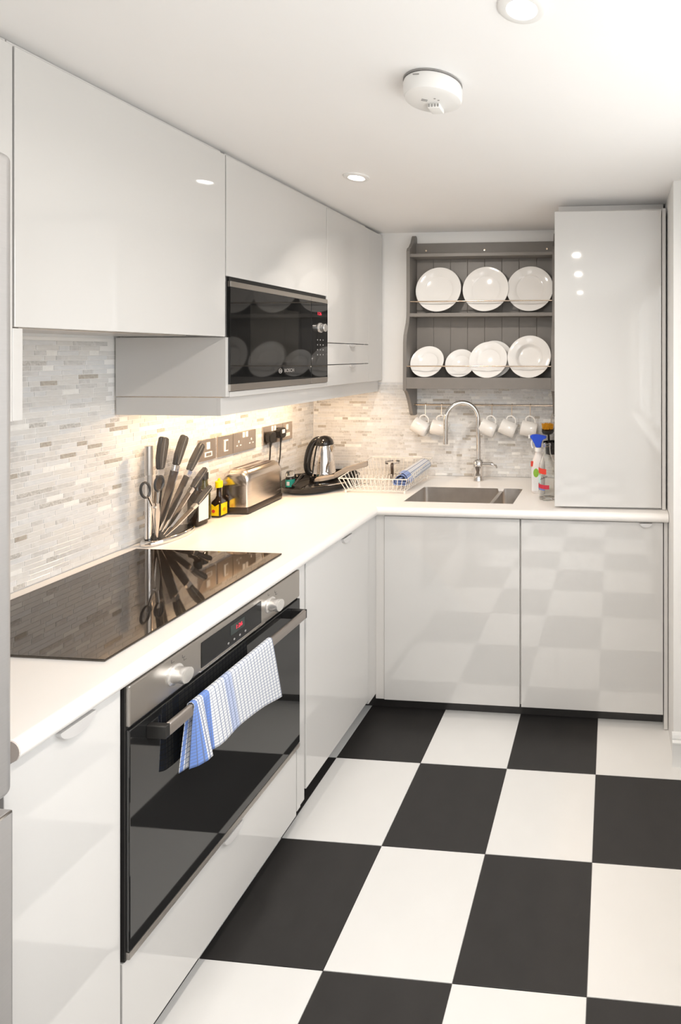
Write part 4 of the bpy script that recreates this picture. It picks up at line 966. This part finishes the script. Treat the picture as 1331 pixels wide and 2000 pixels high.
# rolled checked tea towel on the drainer corner
def grid_surface(P, us, vs_, mat_, name, parent=None, thick=.0016):
    """P[i][j] points; uv from us, vs in metres"""
    bm = bmesh.new(); uvl = bm.loops.layers.uv.new('UVMap')
    V = [[bm.verts.new(p) for p in row] for row in P]
    for i in range(len(P) - 1):
        for j in range(len(P[0]) - 1):
            f = bm.faces.new((V[i][j], V[i + 1][j], V[i + 1][j + 1], V[i][j + 1])); f.smooth = True
            for l, (a, b) in zip(f.loops, ((i, j), (i + 1, j), (i + 1, j + 1), (i, j + 1))): l[uvl].uv = (us[a], vs_[b])
    me = bpy.data.meshes.new(name); bm.to_mesh(me); bm.free(); me.materials.append(mat_)
    o = bpy.data.objects.new(name, me); col.objects.link(o)
    md = o.modifiers.new('cloth_thickness', 'SOLIDIFY'); md.thickness = thick; md.offset = 0
    return o
A0 = Vector((-1.015, 2.415, ZT + .050)); A1 = Vector((-.985, 2.640, ZT + .082))
ax = (A1 - A0).normalized(); up = Vector((0, 0, 1)); sd = ax.cross(up).normalized(); up2 = sd.cross(ax)
P = []; us = []; vv = []; NS, NA = 30, 64
for i in range(NS + 1):
    s = i / NS; row = []
    for j in range(NA + 1):
        a = j / NA * 2 * math.pi * 2.1
        r_ = .011 + .0245 * (j / NA) ** .8
        flare = 1 + .18 * (1 - s) ** 2 * math.sin(3 * a + .6)
        u_ = math.cos(a + 1.2) * r_ * 1.28 * flare; w_ = math.sin(a + 1.2) * r_ * .86 * flare
        row.append(A0 + (A1 - A0) * s + sd * u_ + up2 * w_ - ax * .010 * math.sin(a * .9) * (1 - s))
    P.append([tuple(p) for p in row]); us.append(s * .22)
vv = [j / NA * .30 for j in range(NA + 1)]
org = Vector((-.98, 2.53, ZT + .03)); P = [[tuple(Vector(p) - org) for p in r_] for r_ in P]
o = grid_surface(P, us, vv, M['towel2'], 'rolled_tea_towel'); o.location = org
tag(o, 'rolled blue and white checked tea towel on the dish drainer beside the sink', 'towel')

# ================================================================== TEA TOWEL ON THE OVEN HANDLE
# plan line of the front layer from its free right edge to the gathered left end: (arc length, y top, y hem, x hem)
plan = [(.000, 1.118, 1.125, -.978), (.016, 1.121, 1.135, -.962), (.030, 1.126, 1.150, -.952), (.042, 1.136, 1.163, -.950), (.056, 1.146, 1.174, -.962), (.068, 1.154, 1.172, -.972),
        (.080, 1.160, 1.176, -.964), (.092, 1.167, 1.190, -.954), (.110, 1.185, 1.205, -.951), (.150, 1.224, 1.246, -.953), (.20, 1.272, 1.296, -.952), (.26, 1.330, 1.358, -.954), (.305, 1.372, 1.405, -.953), (.325, 1.393, 1.428, -.954)]
def interp(s):
    for a, b in zip(plan, plan[1:]):
        if a[0] <= s <= b[0]:
            k = (s - a[0]) / (b[0] - a[0]); k = k * k * (3 - 2 * k) if s < .1 else k
            return [a[i] + (b[i] - a[i]) * k for i in range(1, 4)]
    return plan[-1][1:]
P = []; us = []; NU, NF, NB = 90, 22, 16
hem = lambda s: .600 + .010 * math.sin(s * 9) - .032 * max(0, (s - .15) / .175) ** 1.5
for i in range(NU + 1):
    s = .325 * i / NU; yt, yh, xh = interp(s); row = []
    ztop = HZ + .0165
    for j in range(NB, 0, -1):    # layer behind the bar
        k = j / NB; z = ztop - k * (.150 + .02 * math.sin(s * 11))
        x = HX - .0085 - .010 * k * (.6 + .4 * math.sin(s * 46)); row.append((x, yt - .016 * k * max(0, 1 - s / .08), z))
    for a in (150, 110, 70, 30): row.append((HX + .0088 * math.cos(R(a)), yt, ztop - .006 + .0075 * math.sin(R(a))))
    zh = hem(s)
    for j in range(NF + 1):
        k = j / NF; e = k ** .8
        x = HX + .0088 + (xh - HX - .0088) * e; y = yt + (yh - yt) * k
        row.append((x, y, ztop - .008 - k * (ztop - .008 - zh)))
    P.append(row); us.append(s)
vv = [k * (.42 / len(P[0])) for k in range(len(P[0]))]
org = Vector((HX, 1.25, .60)); P = [[tuple(Vector(p) - org) for p in r_] for r_ in P]
o = grid_surface(P, us, vv, M['towel'], 'tea_towel', thick=.0014); o.location = org
tag(o, 'white tea towel with blue checks and bands draped over the oven handle', 'towel')

# ================================================================== BOTTLES AND BRUSH BESIDE THE TALL CUPBOARD
c = (-.296, 2.335, ZT + .0008)
t = thing('glass_bottle', 'clear glass bottle with red and blue print beside the tall cupboard', 'bottle', c)
bm = B(); lathe(bm, [(0, .004), (.028, .002), (.034, .001), (.0375, .008), (.038, .05), (.037, .13), (.034, .16), (.026, .185), (.0175, .205), (.0155, .225), (.0155, .238), (.0175, .240), (.0175, .250), (.0150, .252),
               (.0135, .250), (.0130, .225), (.0150, .205), (.0235, .184), (.0315, .159), (.0345, .13), (.0355, .05), (.034, .012), (0, .010)], seg=44); gl = part('glass', bm, M['glass'], t, world=False, smooth=True)
def curved(bm, r, a0, a1, z0, z1, n=8, cut=0.):
    A = []
    for k in range(n + 1):
        a = R(a0 + (a1 - a0) * k / n); A.append([bm.verts.new((rr * math.cos(a), rr * math.sin(a), z + cut * k / n)) for rr, z in ((r, z0), (r, z1), (r + .0005, z1), (r + .0005, z0))])
    for a, b in zip(A, A[1:]):
        for k in range(4): bm.faces.new((a[k], a[(k + 1) % 4], b[(k + 1) % 4], b[k]))
    bm.faces.new(A[0]); bm.faces.new(A[-1][::-1])
bm = B(); curved(bm, .0382, 190, 272, .122, .146, cut=-.004); part('print_banner', bm, M['red'], gl, world=False)
bm = B(); curved(bm, .0384, 190, 292, .055, .073, cut=-.003); part('print_ribbon', bm, M['crimson'], gl, world=False)
bm = B(); curved(bm, .0384, 190, 262, .048, .054, cut=-.002); part('print_line', bm, mat('blue_print', hexc('6878b8'), .5, var=.05, scale=60), gl, world=False)
bm = B(); curved(bm, .0384, 196, 230, .078, .112); part('print_panel', bm, mat('pale_blue_print', hexc('bcdcdc'), .5, var=.05, scale=60), gl, world=False)
bm = B()
for k in range(7): curved(bm, .0386, 228 + k * 8, 232 + k * 8, .092 + .0025 * k, .097 + .0025 * k + .003 * (k % 2), 3)
part('print_script', bm, M['print'], gl, world=False)
c = (-.352, 2.44, ZT + .0008)
t = thing('spray_bottle', 'white and clear spray bottle with a cobalt blue trigger head', 'spray bottle', c)
bm = B(); lathe(bm, [(0, 0), (.030, 0), (.0325, .004), (.0325, .12), (.028, .15), (.018, .175), (.0135, .185), (.0135, .195), (0, .195)], seg=40, sy=.75); bd = part('bottle', bm, mat('translucent_white_plastic', (.78, .74, .72), .3, var=.03, scale=20), t, world=False, smooth=True)
bm = B(); prism(bm, [(-.026, .012), (.006, .012), (.006, .125), (-.026, .118)], 1, -.0262, -.0250); fl = part('front_label', bm, M['paper'], bd, world=False)
bm = B(); lathe(bm, [(0, 0), (.013, 0), (.013, .0006), (0, .0006)], (-.006, -.0262, .098), 20, axis_m((0, -1, 0)), sy=1.6); part('green_print', bm, M['green'], bd, world=False)
bm = B(); box(bm, -.033, -.020, -.016, -.006, .125, .150, .002); part('red_print', bm, M['red'], bd, world=False)
bm = B(); cyl(bm, (0, 0, .195), (0, 0, .214), .0165, seg=24); part('collar', bm, M['whiteplastic'], t, world=False, smooth=True)
bm = B(); prism(bm, [(-.010, .2145), (.014, .2145), (.018, .250), (.040, .258), (.040, .268), (-.006, .276), (-.034, .273), (-.038, .262), (-.024, .252)], 1, -.012, .012); bmesh.ops.bevel(bm, geom=list(bm.edges), offset=.003, segments=2, affect='EDGES'); sh = part('spray_head', bm, M['blue'], t, world=False, smooth=True)
bm = B(); box(bm, -.046, -.037, -.007, .007, .256, .273, .002); part('nozzle', bm, M['whiteplastic'], sh, world=False)
bm = B(); tube(bm, smooth_path([(-.022, 0, .255), (-.030, 0, .240), (-.030, 0, .222), (-.025, 0, .210)], 4), [.0045] * 13, 8); part('trigger', bm, M['whiteplastic'], sh, world=False, smooth=True)
c = (-.318, 2.682, 1.045)
t = thing('wall_caddy', 'small dark wall-hung utensil cup behind the bottles, half hidden by the tall cupboard', 'caddy', c)
bm = B(); lathe(bm, [(0, 0), (.036, 0), (.040, .004), (.043, .062), (.041, .062), (.038, .008), (0, .006)], seg=36); cb = part('cup', bm, M['black_gloss'], t, world=False, smooth=True)
bm = B(); box(bm, -.02, .02, .040, .0505, .018, .056, .002); part('wall_bracket', bm, M['black'], t, world=False)
t = thing('washing_up_brush', 'washing-up brush with amber bristles standing in the dark pot', 'brush', (c[0] - .014, c[1], c[2] + .008))
bm = B(); tube(bm, [(.002, .006, .003), (.002, 0, .06), (0, -.008, .105)], .0055, 10); part('handle', bm, M['black'], t, world=False, smooth=True)
bm = B(); lathe(bm, [(0, 0), (.028, .002), (.032, .012), (.030, .022), (0, .024)], (-.002, -.014, .100), 28, Matrix.Rotation(R(14), 4, 'X')); hd_ = part('brush_head', bm, M['black'], t, world=False, smooth=True)
bm = B(); rb = random.Random(5)
for k in range(150):
    a, r_ = rb.random() * 6.283, .027 * math.sqrt(rb.random()); x, y = r_ * math.cos(a) - .002, r_ * math.sin(a) - .021
    tube(bm, [(x, y, .122), (x + (rb.random() - .5) * .008 + .12 * (x + .002), y - .004 + .1 * (y + .021), .147 + rb.random() * .006)], .0011, 4)
o = part('bristles', bm, M['orange'], hd_, world=False); o['kind'] = 'stuff'
t = thing('wire_whisk', 'steel wire whisk standing in the dark pot beside the brush', 'whisk', (c[0] + .022, c[1] + .010, c[2] + .008))
bm = B(); cyl(bm, (0, 0, .002), (0, 0, .115), .006, seg=12); part('handle', bm, M['steel'], t, world=False, smooth=True)
bm = B()
for k in range(5):
    a = math.pi * k / 5; pts = [(.024 * math.sin(math.pi * q / 12) * (1 if True else 0) * math.cos(a) * (1 if q else 0), 0, 0) for q in range(1)]
    loop = [(.026 * math.sin(b) * math.cos(a), .026 * math.sin(b) * math.sin(a), .165 + .052 * (-math.cos(b))) for b in [2 * math.pi * q / 20 for q in range(20)]]
    tube(bm, loop, .0010, 5, closed=True)
part('wires', bm, M['steel'], t, world=False, smooth=True)
